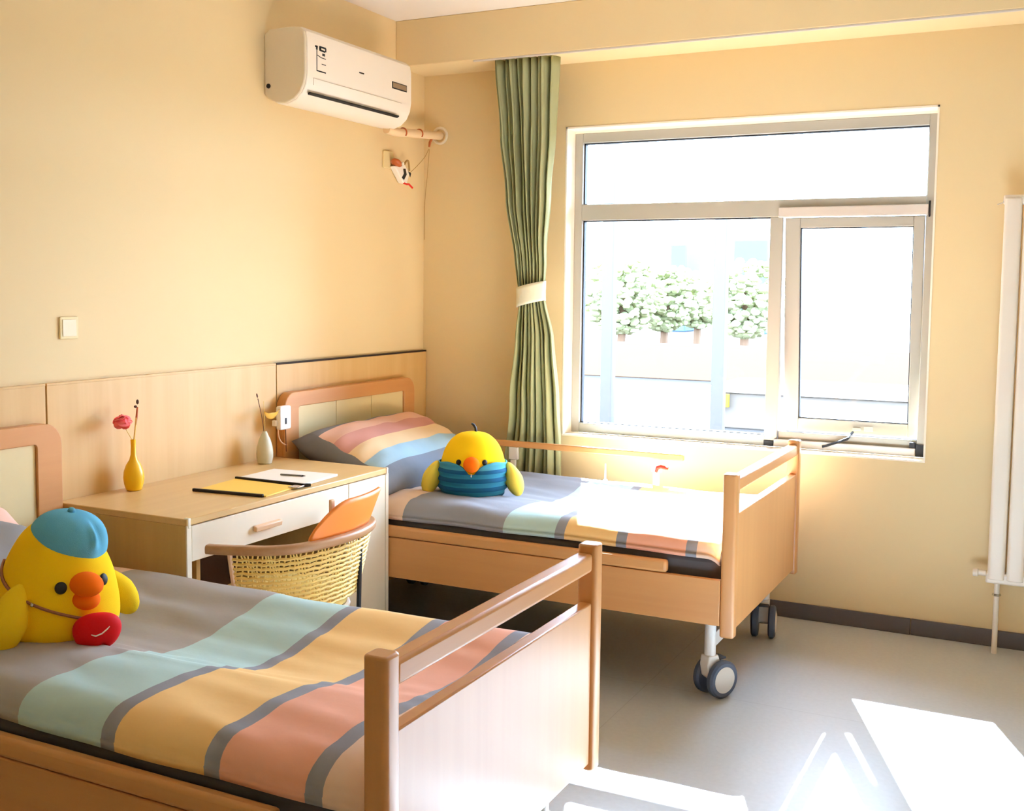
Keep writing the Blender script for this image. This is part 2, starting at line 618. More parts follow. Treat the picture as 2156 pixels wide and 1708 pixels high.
# ------------------------------------------------------------------ window
FY0, FY1 = 0.098, 0.158
win = bpy.data.objects.new('window_1', None)
COL.objects.link(win)
win.location = (1.675, FY0, WZ0)
ROOT_LOC['window_1'] = tuple(win.location)
win['kind'] = 'structure'
win['label'] = 'taupe aluminium window with a fixed pane, a top light and an open sash'
win['category'] = 'window'
ox0, ox1, oz0, oz1 = WX0 + t, WX1 - t, WZ0 + t, 2.272
struct('window_filler', MB().box(ox0, ox1, FY0 - 0.003, FY1, oz1, WZ1 - t), 'reveal', parent=win)
gx0, gx1 = 0.865, 2.490
fr = MB()
fr.box(ox0, gx0, FY0, FY1, oz0, oz1)
fr.box(gx1, ox1, FY0, FY1, oz0, oz1)
fr.box(gx0, gx1, FY0, FY1, 2.225, oz1)
fr.box(gx0, 1.86, FY0, FY1, oz0, 0.822)
fr.box(1.86, gx1, FY0, FY1, oz0, 0.800)
struct('window_frame', fr, 'alu', parent=win, bevel=0.003)
struct('transom', MB().box(gx0, gx1, FY0 - 0.004, FY1, 1.842, 1.921), 'alu', parent=win, bevel=0.003)
struct('mullion', MB().box(1.812, 1.872, FY0 - 0.004, FY1, 0.800, 1.842), 'alu', parent=win, bevel=0.003)
struct('sash_head', MB().box(1.852, 2.500, FY0 - 0.022, FY0 - 0.002, 1.838, 1.884), 'alu_lt', parent=win, bevel=0.004)
gk = MB()
for (a, b, c, d) in ((gx0, gx1, 1.921, 2.225), (gx0, 1.812, 0.822, 1.842)):
    for q in ((a, a + 0.006, c, d), (b - 0.004, b, c, d), (a, b, c, c + 0.004), (a, b, d - 0.005, d)):
        gk.box(q[0], q[1], FY0 + 0.02, FY0 + 0.05, q[2], q[3])
struct('gasket', gk, 'gasket', parent=win, smooth=0)
struct('top_pane', MB().box(gx0, gx1, FY0 + 0.03, FY0 + 0.036, 1.921, 2.225), 'glass', parent=win, smooth=0)
struct('fixed_pane', MB().box(gx0, 1.812, FY0 + 0.03, FY0 + 0.036, 0.822, 1.842), 'glass', parent=win, smooth=0)
# top-hung sash pushed outward at its foot
tilt = R(5.0)
SX0, SX1, SZ0, SZ1 = 1.880, 2.486, 0.842, 1.836


def sash(mb):
    m = Matrix.Translation((0, FY0 + 0.004, SZ1)) @ Matrix.Rotation(tilt, 4, 'X') @ Matrix.Translation((0, -FY0 - 0.004, -SZ1))
    return mb.xf(m)


sf = MB()
sy0, sy1 = FY0 + 0.004, FY0 + 0.050
sf.box(SX0, 1.949, sy0, sy1, SZ0, SZ1)
sf.box(2.440, SX1, sy0, sy1, SZ0, SZ1)
sf.box(1.949, 2.440, sy0, sy1, 1.790, SZ1)
sf.box(1.949, 2.440, sy0, sy1, SZ0, 0.902)
sashf = struct('opening_sash', sash(sf), 'alu', parent=win, bevel=0.003)
struct('sash_pane', sash(MB().box(1.949, 2.440, sy0 + 0.02, sy0 + 0.026, 0.902, 1.790)), 'glass', parent=sashf, smooth=0)
sg = MB()
for q in ((1.949, 1.954, 0.902, 1.79), (2.436, 2.44, 0.902, 1.79), (1.949, 2.44, 0.902, 0.906), (1.949, 2.44, 1.785, 1.79)):
    sg.box(q[0], q[1], sy0 + 0.008, sy0 + 0.03, q[2], q[3])
struct('sash_gasket', sash(sg), 'gasket', parent=sashf, smooth=0)
hd = MB()
hd.tube([(2.205, FY0 + 0.06, 0.858), (2.195, FY0 - 0.004, 0.836), (2.175, FY0 - 0.012, 0.828)], 0.006)
hd.tube([(2.195, FY0 - 0.006, 0.834), (2.10, FY0 - 0.018, 0.796), (2.085, FY0 - 0.018, 0.792)], 0.006)
struct('stay_handle', hd, 'gasket', parent=win)
hd = MB()
hd.box(2.20, 2.235, sy0 - 0.006, sy0, 0.862, 0.874)
hd.box(2.25, 2.29, sy0 - 0.003, sy0, 0.860, 0.882)
struct('sash_latch', sash(hd), 'alu_lt', parent=sashf, bevel=0.002)
cb = MB()
cb.box(1.812, 1.858, FY0 - 0.010, FY0 - 0.003, oz0 + 0.002, 0.802)
cb.box(2.488, 2.528, FY0 - 0.010, FY0 - 0.001, oz0 + 0.002, 0.830)
cb.box(2.46, 2.484, FY0 - 0.006, FY0 + 0.02, 0.805, 0.838)
cb.box(2.500, 2.508, FY0 - 0.004, FY0 + 0.001, 1.83, 1.90)
struct('corner_cap', cb, 'gasket', parent=win, bevel=0.002)
struct('lower_track', MB().box(1.874, 2.488, FY0 + 0.012, FY0 + 0.030, 0.800, 0.846), 'alu', parent=win, bevel=0.003)
struct('drip_rail', MB().box(1.86, 2.486, FY0 - 0.014, FY0 - 0.001, 0.776, 0.812), 'alu_lt', parent=win, bevel=0.004)

# ------------------------------------------------------------------ wall panels behind the beds
for k, (y0, y1, lab) in enumerate((( -1.2475, -0.004, 'wood wall panel behind the far bed, at the room corner'),
                                   (-2.4505, -1.2535, 'wood wall panel behind the desk and vases'),
                                   (-3.65, -2.4565, 'wood wall panel behind the near bed'))):
    p = thing('wall_panel', lab, 'wall panel', (0.0, (y0 + y1) / 2, 0.0), 'wood panels along the left wall')
    link('panel_board', MB().box(0.0, 0.02, y0, y1, 0.0, 1.160), 'wood_panel', p, bevel=0.0015)
    link('top_edge', MB().box(0.0, 0.021, y0, y1, 1.160, 1.167), 'seam' if k == 0 else 'wood_panel', p)  # first panel: shadow line along the top painted as a dark strip
    link('seam_strip', MB().box(0.0, 0.006, y0 - 0.006, y0, 0.0, 1.162), 'seam', p, smooth=0)


# ------------------------------------------------------------------ beds
def make_bed(label, x0, xf, yc, half, guard):
    """hospital bed: headboard against the wall panel at x0, outer footboard face at xf"""
    b = thing('hospital_bed', label, 'bed', ((x0 + xf) / 2, yc, 0.0), 'wooden hospital beds')
    ya, yb = yc - half, yc + half
    # headboard
    hb = MB()
    outer = rrect(ya, yb, 0.30, 1.04, 0.07, 6, (0, 0, 1, 1))
    hb.prism(outer, 'x', x0, x0 + 0.034)
    # raised frame around the cream panel
    fw = 0.10
    ring_o = rrect(ya, yb, 0.30, 1.04, 0.07, 6, (0, 0, 1, 1))
    ring_i = rrect(ya + fw, yb - fw, 0.30 + fw, 1.04 - 0.065, 0.012, 6, (0, 0, 1, 1))
    n = len(ring_o)
    xs = x0 + 0.034
    xe = x0 + 0.046
    vs = [(xs, p[0], p[1]) for p in ring_o] + [(xe, p[0], p[1]) for p in ring_o] + \
         [(xe, p[0], p[1]) for p in ring_i] + [(xs, p[0], p[1]) for p in ring_i]
    fs = []
    for i in range(n):
        j = (i + 1) % n
        for a in range(3):
            fs.append((a * n + i, a * n + j, (a + 1) * n + j, (a + 1) * n + i))
    hb.add(vs, fs)
    h = link('headboard', hb, 'wood_bed_y', b, bevel=0.003)
    pn = MB()
    third = (2 * half - 2 * fw) / 3
    for k in range(3):
        pn.box(xs, xs + 0.004, ya + fw + k * third + 0.0015, ya + fw + (k + 1) * third - 0.0015, 0.40, 0.975)
    o = link('headboard_panel', pn, 'head_panel', h, bevel=0.001)
    o['label'] = 'cream inset panel with two upright seams'
    # footboard
    f = MB()
    f.box(xf - 0.042, xf - 0.010, ya + 0.05, yb - 0.05, 0.285, 0.708)
    fb = link('footboard_panel', f, 'wood_bed_z', b, bevel=0.004)
    for (p0, p1) in ((ya, ya + 0.050), (yb - 0.050, yb)):
        link('footboard_post', MB().prism(rrect(xf - 0.052, xf, p0, p1, 0.012, 4), 'z', 0.265, 0.856), 'wood_bed_z', b, bevel=0.006, seg=3)
    link('footboard_rail', MB().box(xf - 0.052, xf - 0.008, ya + 0.05, yb - 0.05, 0.788, 0.836), 'wood_bed_y', b, bevel=0.009, seg=3)
    # side boards with a rounded top rail
    for s in (-1, 1):
        yo = yc + s * half
        yi = yo - s * 0.022
        link('side_board', MB().box(x0 + 0.05, xf - 0.052, min(yo, yi), max(yo, yi), 0.305, 0.472), 'wood_bed_x', b, bevel=0.003)
        yi = yo - s * 0.030
        yo2 = yo + s * 0.004
        link('side_rail', MB().box(x0 + 0.05, xf - 0.052 - (0.20 if s < 0 else 0.0), min(yo2, yi), max(yo2, yi), 0.474, 0.520),
             'wood_bed_x', b, bevel=0.011, seg=3)
    link('mattress_deck', MB().box(x0 + 0.06, xf - 0.07, ya + 0.035, yb - 0.035, 0.400, 0.440), 'deck', b, bevel=0.004)
    # steel end frames on casters
    for (fx, sgn) in ((xf - 0.115, 1), (x0 + 0.16, -1)):
        ef = MB()
        for s in (-1, 1):
            yy = yc + s * (half - 0.115)
            ef.lathe([(0.021, 0.135), (0.021, 0.40)], (fx, yy, 0), 16)
        ef.box(fx - 0.012, fx + 0.012, yc - half + 0.115, yc + half - 0.115, 0.182, 0.236)
        ef.box(fx - 0.02, fx + 0.02, yc - half + 0.10, yc + half - 0.10, 0.36, 0.40)
        link('end_frame', ef, 'steel_w', b, bevel=0.003)
        for s in (-1, 1):
            yy = yc + s * (half - 0.115)
            c = MB()
            # fork: tapered body dropping from the stem between twin wheels
            wx = fx + 0.030
            wr = 0.070
            ang = R(60) if s < 0 else R(-80)
            c.prism([(fx - 0.024, 0.160), (fx + 0.022, 0.160), (fx + 0.034, 0.130), (fx + 0.044, 0.070), (fx + 0.018, 0.052), (fx - 0.020, 0.080),
                     (fx - 0.030, 0.125)], 'y', yy - 0.022, yy + 0.022)
            c.rot_z(ang, (fx, yy, 0))
            cs = link('caster', c, 'hub', b, bevel=0.004)
            for side in (-1, 1):
                wy = yy + side * 0.036
                w = MB().lathe([(0.038, -0.015), (0.062, -0.015), (wr, -0.008), (wr, 0.008), (0.062, 0.015), (0.038, 0.015)],
                               (wx, wy, wr), 36, 'y').rot_z(ang, (fx, yy, 0))
                link('wheel', w, 'wheel', cs)
                hc = MB().lathe([(0.003, 0.020), (0.034, 0.0195), (0.049, 0.015), (0.051, 0.010)], (0, 0, 0), 30, 'y')
                if side < 0:
                    hc.v = [(x, -y, z) for x, y, z in hc.v]
                hc.v = [(x + wx, y + wy, z + wr) for x, y, z in hc.v]
                hc.rot_z(ang, (fx, yy, 0))
                link('hub_cap', hc, 'hub', cs)
            br = MB().box(fx + 0.030, fx + 0.064, yy - 0.022, yy + 0.022, 0.138, 0.146).rot_z(ang, (fx, yy, 0))
            link('brake_pedal', br, 'wheel_dk', cs, bevel=0.003)
    if guard:
        gy = yb - 0.024
        g = MB().box(x0 + 0.12, 1.525, gy - 0.013, gy + 0.013, 0.722, 0.752)
        gr = link('guard_rail', g, 'wood_bed_x', b, bevel=0.006, seg=3)
        for gxp in (0.655, 1.395):
            pz = MB()
            pz.box(gxp - 0.014, gxp + 0.014, gy - 0.008, gy + 0.008, 0.46, 0.66)
            pz.box(gxp - 0.022, gxp + 0.026, gy - 0.010, gy + 0.010, 0.66, 0.722)
            link('rail_support', pz, 'steel_w', gr, bevel=0.003)
        link('latch_pin', MB().lathe([(0.010, 0.50), (0.011, 0.600), (0.004, 0.606), (0.0035, 0.675), (0.001, 0.678)],
                                     (1.142, gy, 0), 12), 'steel_w', gr)
        link('release_lever', MB().tube([(1.400, gy - 0.022, 0.664), (1.408, gy - 0.024, 0.684), (1.425, gy - 0.024, 0.690),
                                         (1.458, gy - 0.022, 0.684)], [0.007, 0.009, 0.009, 0.008], 8), 'red_pl', gr)
    return b


FYC, FH = -0.728, 0.530
NYC, NH = -2.942, 0.506
make_bed('wooden hospital bed under the window, sunlit at its foot', 0.023, 2.05, FYC, FH, True)
make_bed('wooden hospital bed nearest the camera, with a pale footboard', 0.023, 2.02, NYC, NH, False)


def make_mattress(label, x0, xf, yc, half):
    m = MB()
    m.prism(rrect(x0 + 0.055, xf - 0.07, yc - half + 0.045, yc + half - 0.045, 0.05, 5), 'z', 0.440, 0.538)
    o = link('mattress', m, 'mattress', None, bevel=0.018, seg=3, base=((x0 + xf) / 2, yc, 0.44))
    return tag(o, label, 'mattress', 'bed mattresses')


make_mattress('dark mattress edge under the far striped quilt', 0.023, 2.05, FYC, FH)
make_mattress('dark mattress edge under the near striped quilt', 0.023, 2.02, NYC, NH)


def lerp_lin(tab, t_):
    if t_ <= tab[0][0]:
        return tab[0][1]
    for (a, b_), (c, d_) in zip(tab, tab[1:]):
        if t_ <= c:
            f = (t_ - a) / (c - a)
            f = f * f * (3 - 2 * f)
            return b_ + (d_ - b_) * f
    return tab[-1][1]


NEAR_RELIEF = [(-0.40, 0.004), (-0.29, 0.008), (-0.16, -0.006), (-0.09, -0.028), (-0.035, -0.050), (0.04, -0.056), (0.12, -0.052), (0.25, -0.030), (0.38, -0.004),
               (0.44, 0.0)]
FAR_RELIEF = [(-0.42, 0.004), (-0.30, 0.010), (-0.15, 0.002), (-0.02, -0.018), (0.08, -0.026), (0.18, -0.022), (0.32, -0.004), (0.44, 0.006)]


def make_blanket(label, mat, xs, xe, yc, half, ztop, zhem, relief, seed):
    Wd = half - 0.034
    r = 0.085
    sec = [(-Wd, zhem), (-Wd - 0.002, zhem + 0.02)]
    for k in range(7):
        a = PI - 0.5 * PI * k / 6
        sec.append((-Wd + r + r * math.cos(a), ztop - 0.058 + 0.058 * math.sin(a)))
    nf = 46
    for k in range(1, nf):
        sec.append((-Wd + r + (2 * Wd - 2 * r) * k / nf, ztop))
    sec += [(-a, z) for a, z in reversed(sec[:9])]
    nu, nv = 110, len(sec) - 1

    def fn(u, v):
        j = int(round(v * nv))
        y, z = sec[j]
        x = xs + (xe - xs) * u
        w = max(0.0, min(1.0, (Wd - abs(y)) / 0.05))
        yy = y + yc
        fx_ = 1.0 if x < 1.3 else max(0.35, 1.0 - 1.05 * (x - 1.3))
        dz = lerp_lin(relief, yy - yc) * fx_
        dz += 0.007 * math.sin(3.1 * x + 4.0 * yy + seed) * math.cos(5.2 * yy - 1.3 * x)
        nz = noise.noise(Vector((x * 2.2, yy * 6.0 + x * 1.5, seed)))
        dz += 0.009 * nz
        nz2 = noise.noise(Vector((x * 5.0 + yy * 3, yy * 16.0 + x * 3.0, seed + 7)))
        dz += 0.0045 * nz2
        # the quilt sags toward the hem line and lies flat at its head end
        z2 = z + dz * w * (1.0 if z > zhem + 0.03 else 0.3)
        hem = 0.010 * noise.noise(Vector((x * 2.5, seed, 3.0)))
        if z < zhem + 0.03:
            z2 += hem
        # soft pull-in at the side
        y2 = yy + (0.006 * noise.noise(Vector((x * 6, z * 5, seed))) if w < 0.5 else 0)
        # rounded ends
        e = min(1.0, (x - xs) / 0.05, (xe - x) / 0.05)
        z2 -= 0.022 * (1 - max(0.0, e)) ** 2
        return (x, y2, z2)
    m = MB().grid(fn, nu, nv)
    o = link('quilt', m, mat, None, smooth=180, solid=0.010)
    return tag(o, label, 'quilt', 'striped bed quilts')


make_blanket('striped quilt on the near bed: grey, teal, orange and coral bands', 'blanket_near', 0.33, 1.955, NYC, NH, 0.616, 0.538, NEAR_RELIEF, 1.7)
make_blanket('striped quilt on the far bed, half bleached by sunlight', 'blanket_far', 0.47, 1.985, FYC, FH, 0.610, 0.540, FAR_RELIEF, 4.2)


def make_pillow(label, mat, loc, a, b, th, lean, yaw=0.0, seed=0.0):
    """a = half depth (local x), b = half width (local y)"""
    m = MB()

    def fn_side(sgn):
        def fn(u, v):
            s, q = 2 * u - 1, 2 * v - 1
            e = max(0.0, (1 - abs(s) ** 3.2)) ** 0.5 * max(0.0, (1 - abs(q) ** 4.5)) ** 0.5
            x = s * a * (1 - 0.07 * (1 - q * q))
            y = q * b * (1 - 0.05 * (1 - s * s))
            z = sgn * th * e
            z += 0.012 * noise.noise(Vector((s * 2.5, q * 4, seed))) * e
            cr = math.exp(-((abs(q) - 0.86) / 0.12) ** 2)
            z += sgn * 0.010 * math.sin(s * 14) * cr * e
            return (x, y, z)
        return fn
    m.grid(fn_side(1), 26, 36)
    k = len(m.v)
    m2 = MB().grid(fn_side(-1), 26, 36)
    m.add(m2.v, m2.f)
    o = link('pillow', m, mat, None, smooth=180)
    bm = bmesh.new(); bm.from_mesh(o.data)
    bmesh.ops.remove_doubles(bm, verts=bm.verts, dist=0.0008)
    bmesh.ops.recalc_face_normals(bm, faces=bm.faces)
    bm.to_mesh(o.data); bm.free()
    o.location = loc
    o.rotation_euler = (0, lean, yaw)
    return tag(o, label, 'pillow', 'striped bed pillows')


make_pillow('striped pillow against the far headboard, pink and beige bands', 'pillow', (0.305, -0.745, 0.735), 0.25, 0.49, 0.118, R(23), R(2), 1.0)
make_pillow('pink edged pillow on the near bed, partly behind the plush toy', 'pillow_near', (0.27, -3.09, 0.725), 0.25, 0.36, 0.09, R(24), 0, 5.0)

# ------------------------------------------------------------------ desk
DX, DY0, DY1, DZ = 0.602, -2.424, -1.264, 0.762
d = thing('desk', 'wooden desk between the two beds, with white drawer', 'desk', (0.31, (DY0 + DY1) / 2, 0.0))
link('desktop', MB().box(0.022, DX, DY0, DY1, DZ - 0.022, DZ), 'wood_desk', d, bevel=0.003)
for (a, b_) in ((DY0, DY0 + 0.020), (DY1 - 0.020, DY1)):
    link('side_panel', MB().box(0.022, DX - 0.004, a, b_, 0.0, DZ - 0.022), 'wood_desk_z', d, bevel=0.002)
for yy in (DY0, DY1 - 0.020):
    link('edge_band', MB().box(DX - 0.004, DX + 0.001, yy, yy + 0.020, 0.0, DZ - 0.022), 'white_lam', d)
    link('corner_cap', MB().box(DX - 0.016, DX + 0.003, yy + 0.004, yy + 0.017, DZ - 0.030, DZ + 0.003), 'white_lam', d, bevel=0.003)
link('back_panel', MB().box(0.022, 0.036, DY0 + 0.02, DY1 - 0.02, 0.04, DZ - 0.022), 'shade_brown', d)
dr = link('drawer', MB().box(DX - 0.018, DX, DY0 + 0.023, -1.545, 0.622, DZ - 0.025), 'white_lam', d, bevel=0.002)
link('drawer_body', MB().box(0.06, DX - 0.02, DY0 + 0.03, -1.55, 0.632, DZ - 0.04), 'wood_desk_z', dr)
hm = MB()
hm.prism([(DX, 0.664), (DX + 0.016, 0.660), (DX + 0.018, 0.678), (DX, 0.682)], 'y', -2.108, -1.968)
link('drawer_handle', hm, 'handle_wd', dr, bevel=0.003)
link('cupboard', MB().box(0.04, DX - 0.02, -1.540, DY1 - 0.02, 0.03, DZ - 0.024), 'wood_desk_z', d)
cd = link('cupboard_door', MB().box(DX - 0.018, DX, -1.541, DY1 - 0.022, 0.03, DZ - 0.025), 'white_lam', d, bevel=0.002)
link('inner_partition', MB().box(0.05, DX - 0.06, -2.318, -2.300, 0.0, 0.62), 'wood_desk_z', d)

# bin below the desk
bn = thing('waste_bin', 'grey round waste bin under the desk', 'bin', (0.34, -2.06, 0.0))
link('bin_body', MB().lathe([(0.095, 0.0), (0.105, 0.01), (0.128, 0.36), (0.132, 0.37), (0.124, 0.37), (0.100, 0.02), (0.0, 0.018)], (0.34, -2.06, 0), 32), 'bin', bn)
link('bin_rim', MB().tube([(0.34 + 0.129 * math.cos(2 * PI * k / 32), -2.06 + 0.129 * math.sin(2 * PI * k / 32), 0.372) for k in range(32)],
                          0.006, 8, True), 'chrome', bn)

# ------------------------------------------------------------------ things on the desk
va = thing('vase', 'yellow long-necked vase holding a pink flower', 'vase', (0.085, -2.137, DZ))
link('vase_body', MB().lathe([(0.022, 0.0), (0.027, 0.003), (0.034, 0.025), (0.0365, 0.048), (0.034, 0.070), (0.026, 0.093), (0.014, 0.112), (0.0095, 0.130),
                              (0.0085, 0.160), (0.0095, 0.184), (0.0070, 0.184), (0.006, 0.150)], (0.085, -2.137, DZ), 32), 'yellow_cer', va)
fl = thing('flower', 'pink flower in the yellow vase', 'flower', (0.085, -2.137, DZ + 0.15), 'stems in the yellow vase')
link('flower_stem', MB().tube([(0.084, -2.138, DZ + 0.150), (0.084, -2.143, DZ + 0.186), (0.085, -2.156, DZ + 0.205), (0.087, -2.182, DZ + 0.240)], 0.0014, 6), 'pale_stem', fl)
pt = MB()
random.seed(4)
fc = Vector((0.087, -2.188, DZ + 0.252))
for k in range(22):
    a = k * 2.4
    ph = -0.7 + 2.0 * (k / 21)
    dv = Vector((math.cos(a) * math.cos(ph), math.sin(a) * math.cos(ph), math.sin(ph) * 0.8))
    tilt_ = (dv + Vector((random.uniform(-1, 1), random.uniform(-1, 1), random.uniform(0.2, 1.4)))).normalized()
    pt.ell(fc + dv * random.uniform(0.016, 0.026), (0.020, 0.016, 0.0032), tilt_.to_track_quat('Z', 'Y').to_matrix(), 10, 6)
link('petals', pt, 'pink', fl)
tw = thing('twig', 'dark budded twig in the yellow vase', 'twig', (0.085, -2.137, DZ + 0.15), 'stems in the yellow vase')
link('stalk', MB().tube([(0.085, -2.136, DZ + 0.150), (0.086, -2.132, DZ + 0.19), (0.088, -2.127, DZ + 0.235), (0.088, -2.124, DZ + 0.262)], 0.0030, 8), 'pale_stem', tw)
link('upper_stalk', MB().tube([(0.088, -2.1262, DZ + 0.236), (0.088, -2.122, DZ + 0.262), (0.089, -2.118, DZ + 0.30)], [0.0028, 0.0038, 0.003], 8), 'twig_rd', tw)
bd = MB()
bd.ell((0.089, -2.117, DZ + 0.318), (0.005, 0.005, 0.009))
bd.ell((0.089, -2.127, DZ + 0.302), (0.005, 0.006, 0.005))
link('bud', bd, 'twig', tw)

vb = thing('vase', 'small grey teardrop vase at the far end of the desk', 'vase', (0.10, -1.430, DZ))
link('vase_body', MB().lathe([(0.024, 0.0), (0.029, 0.003), (0.034, 0.025), (0.035, 0.045), (0.032, 0.070), (0.024, 0.100), (0.014, 0.122), (0.008, 0.135),
                              (0.0055, 0.135), (0.005, 0.11)], (0.10, -1.430, DZ), 32), 'grey_cer', vb)
tb = thing('twig', 'thin dark-tipped twig in the grey vase', 'twig', (0.10, -1.430, DZ + 0.1), 'stems in the grey vase')
link('stalk', MB().tube([(0.10, -1.430, DZ + 0.11), (0.10, -1.440, DZ + 0.165), (0.10, -1.452, DZ + 0.215), (0.10, -1.471, DZ + 0.275)], [0.0012, 0.0012, 0.0014, 0.0018], 6), 'twig', tb)
link('tip', MB().ell((0.10, -1.4755, DZ + 0.288), (0.003, 0.0035, 0.010), Matrix.Rotation(R(18), 3, 'X')), 'twig', tb)
lf = thing('leaf_stem', 'yellow leaf on a stem in the grey vase', 'leaf', (0.10, -1.430, DZ + 0.1), 'stems in the grey vase')
link('leaf_stalk', MB().tube([(0.10, -1.429, DZ + 0.11), (0.10, -1.428, DZ + 0.17), (0.10, -1.432, DZ + 0.235), (0.10, -1.436, DZ + 0.262)], 0.0012, 6), 'pale_stem', lf)


def leaf_fn(u, v):
    ang = R(195) + u * R(150)
    rr = 0.050 * (1 - 0.55 * v * math.sin(PI * u) ** 0.8)
    return (0.10 + 0.006 * v, -1.386 + rr * math.cos(ang), DZ + 0.232 + rr * math.sin(ang))


link('leaf_blade', MB().grid(leaf_fn, 18, 6), 'leaf', lf, solid=0.0012, smooth=60)

fo = thing('folder', 'yellow folder with a black spine on the desk', 'folder', (0.42, -1.92, DZ), 'papers on the desk')
m = MB().prism([(0.288, -2.044), (0.580, -2.010), (0.560, -1.806), (0.258, -1.795)], 'z', DZ + 0.0005, DZ + 0.006)
link('cover', m, 'folder', fo, bevel=0.001)
m = MB().prism([(0.280, -2.052), (0.572, -2.020), (0.570, -2.009), (0.279, -2.041)], 'z', DZ + 0.0003, DZ + 0.011)
link('spine', m, 'black', fo, bevel=0.002)
cl = MB()
cl.box(0.545, 0.585, -1.845, -1.800, DZ + 0.006, DZ + 0.009)
cl.tube([(0.585, -1.85, DZ + 0.009), (0.592, -1.825, DZ + 0.012), (0.585, -1.798, DZ + 0.009)], 0.002, 6)
link('clasp', cl, 'chrome', fo, bevel=0.001)
nb = thing('notebook', 'open white notebook with a black edge on the desk', 'notebook', (0.42, -1.66, DZ), 'papers on the desk')
m = MB().prism([(0.262, -1.784), (0.565, -1.782), (0.545, -1.535), (0.252, -1.560)], 'z', DZ + 0.0005, DZ + 0.010)
link('pages', m, 'paper', nb, bevel=0.002)
m = MB().prism([(0.255, -1.795), (0.575, -1.790), (0.575, -1.780), (0.255, -1.785)], 'z', DZ + 0.0005, DZ + 0.013)
m.prism([(0.575, -1.790), (0.590, -1.765), (0.572, -1.770), (0.560, -1.784)], 'z', DZ + 0.0005, DZ + 0.012)
link('spine', m, 'black', nb, bevel=0.001)
pe = thing('pen', 'thin grey pen lying on the white notebook', 'pen', (0.42, -1.66, DZ + 0.01))
link('pen_barrel', MB().tube([(0.375, -1.672, DZ + 0.0135), (0.465, -1.654, DZ + 0.0135)], 0.0034, 8), 'bin', pe)
link('pen_tip', MB().tube([(0.465, -1.654, DZ + 0.0135), (0.478, -1.6515, DZ + 0.0135)], [0.0032, 0.0008], 8), 'gasket', pe)

# ------------------------------------------------------------------ chair
ch = thing('chair', 'armchair with orange back, curved wood rail and rattan shell at the desk', 'chair', (0.64, -2.03, 0.0))
arc = [(0.640, -2.372), (0.683, -2.360), (0.773, -2.325), (0.838, -2.288), (0.892, -2.218), (0.922, -2.100), (0.926, -1.960), (0.895, -1.835),
       (0.840, -1.758), (0.740, -1.712), (0.650, -1.700)]


def smooth_path(pts, n=6):
    out = []
    P = [Vector(p) for p in pts]
    for i in range(len(P) - 1):
        p0, p1, p2, p3 = P[max(i - 1, 0)], P[i], P[i + 1], P[min(i + 2, len(P) - 1)]
        for k in range(n):
            t_ = k / n
            out.append(0.5 * ((2 * p1) + (p2 - p0) * t_ + (2 * p0 - 5 * p1 + 4 * p2 - p3) * t_ * t_ + (3 * p1 - p0 - 3 * p2 + p3) * t_ ** 3))
    out.append(P[-1])
    return out


arcs = smooth_path([(x, y, 0.0) for x, y in arc])
link('arm_rail', MB().sweep([(p.x, p.y, 0.662) for p in arcs], rrect(-0.019, 0.019, -0.015, 0.015, 0.010, 4)), 'chair_wood', ch)
# orange back shell rising from the rail
back_pts = [p for p in arcs if p.x > 0.86 and -2.20 < p.y < -1.83]


def back_fn(u, v):
    i = u * (len(back_pts) - 1)
    k = min(int(i), len(back_pts) - 2)
    p = back_pts[k].lerp(back_pts[k + 1], i - k)
    h = 0.118
    lim = 1.0
    if u < 0.42:
        lim = 0.12 + 0.88 * math.sin(PI / 2 * (u / 0.42)) ** 0.75
    z = 0.672 + h * v * lim
    return (p.x - 0.004 + 0.018 * v * lim, p.y + 0.055 * v * lim * (0.4 + 0.6 * u), z)


link('backrest', MB().grid(back_fn, 28, 8), 'orange_back', ch, solid=0.012, smooth=60)
link('back_peg', MB().box(0.895, 0.907, -2.075, -2.055, 0.70, 0.795), 'handle_wd', ch, bevel=0.003)
# rattan shell: strands woven under the rail
rt_pts = [p for p in arcs if not (p.x < 0.80 and p.y > -2.0) and p.x > 0.70]


def shell_pt(u, z):
    i = max(0.0, min(1.0, u)) * (len(rt_pts) - 1)
    k = min(int(i), len(rt_pts) - 2)
    p = rt_pts[k].lerp(rt_pts[k + 1], i - k)
    cx, cy = 0.66, -2.04
    s = 0.86 + 0.14 * (z - 0.44) / 0.21
    return Vector((cx + (p.x - cx) * s, cy + (p.y - cy) * s, z))


ra = MB()
NU, NZ = 44, 13
for k in range(NU + 1):
    u = k / NU
    wob = 0.010 * math.sin(k * 1.7)
    ra.tube([shell_pt(u + 0.010 * math.sin(z * 40 + k), z) for z in [0.655 - 0.215 * j / 10 for j in range(11)]], 0.0028, 5)
for j in range(NZ):
    z = 0.630 - 0.19 * j / (NZ - 1)
    ra.tube([shell_pt(k / 40, z + 0.002 * math.sin(k * 2.4 + j)) for k in range(41)], 0.0054, 5)
link('rattan_shell', ra, 'rattan', ch)
link('shell_edge', MB().tube([shell_pt(0.0, 0.655 - 0.215 * j / 8) for j in range(9)], 0.008, 8), 'handle_wd', ch)
link('seat', MB().lathe([(0.0, 0.405), (0.205, 0.405), (0.222, 0.412), (0.226, 0.430), (0.215, 0.446), (0.15, 0.455), (0.0, 0.456)], (0.66, -2.02, 0), 40), 'rattan', ch)
link('seat_frame', MB().tube([(0.66 + 0.222 * math.cos(2 * PI * k / 40), -2.02 + 0.222 * math.sin(2 * PI * k / 40), 0.395) for k in range(40)], 0.011, 8, True),
     'white_pl', ch)
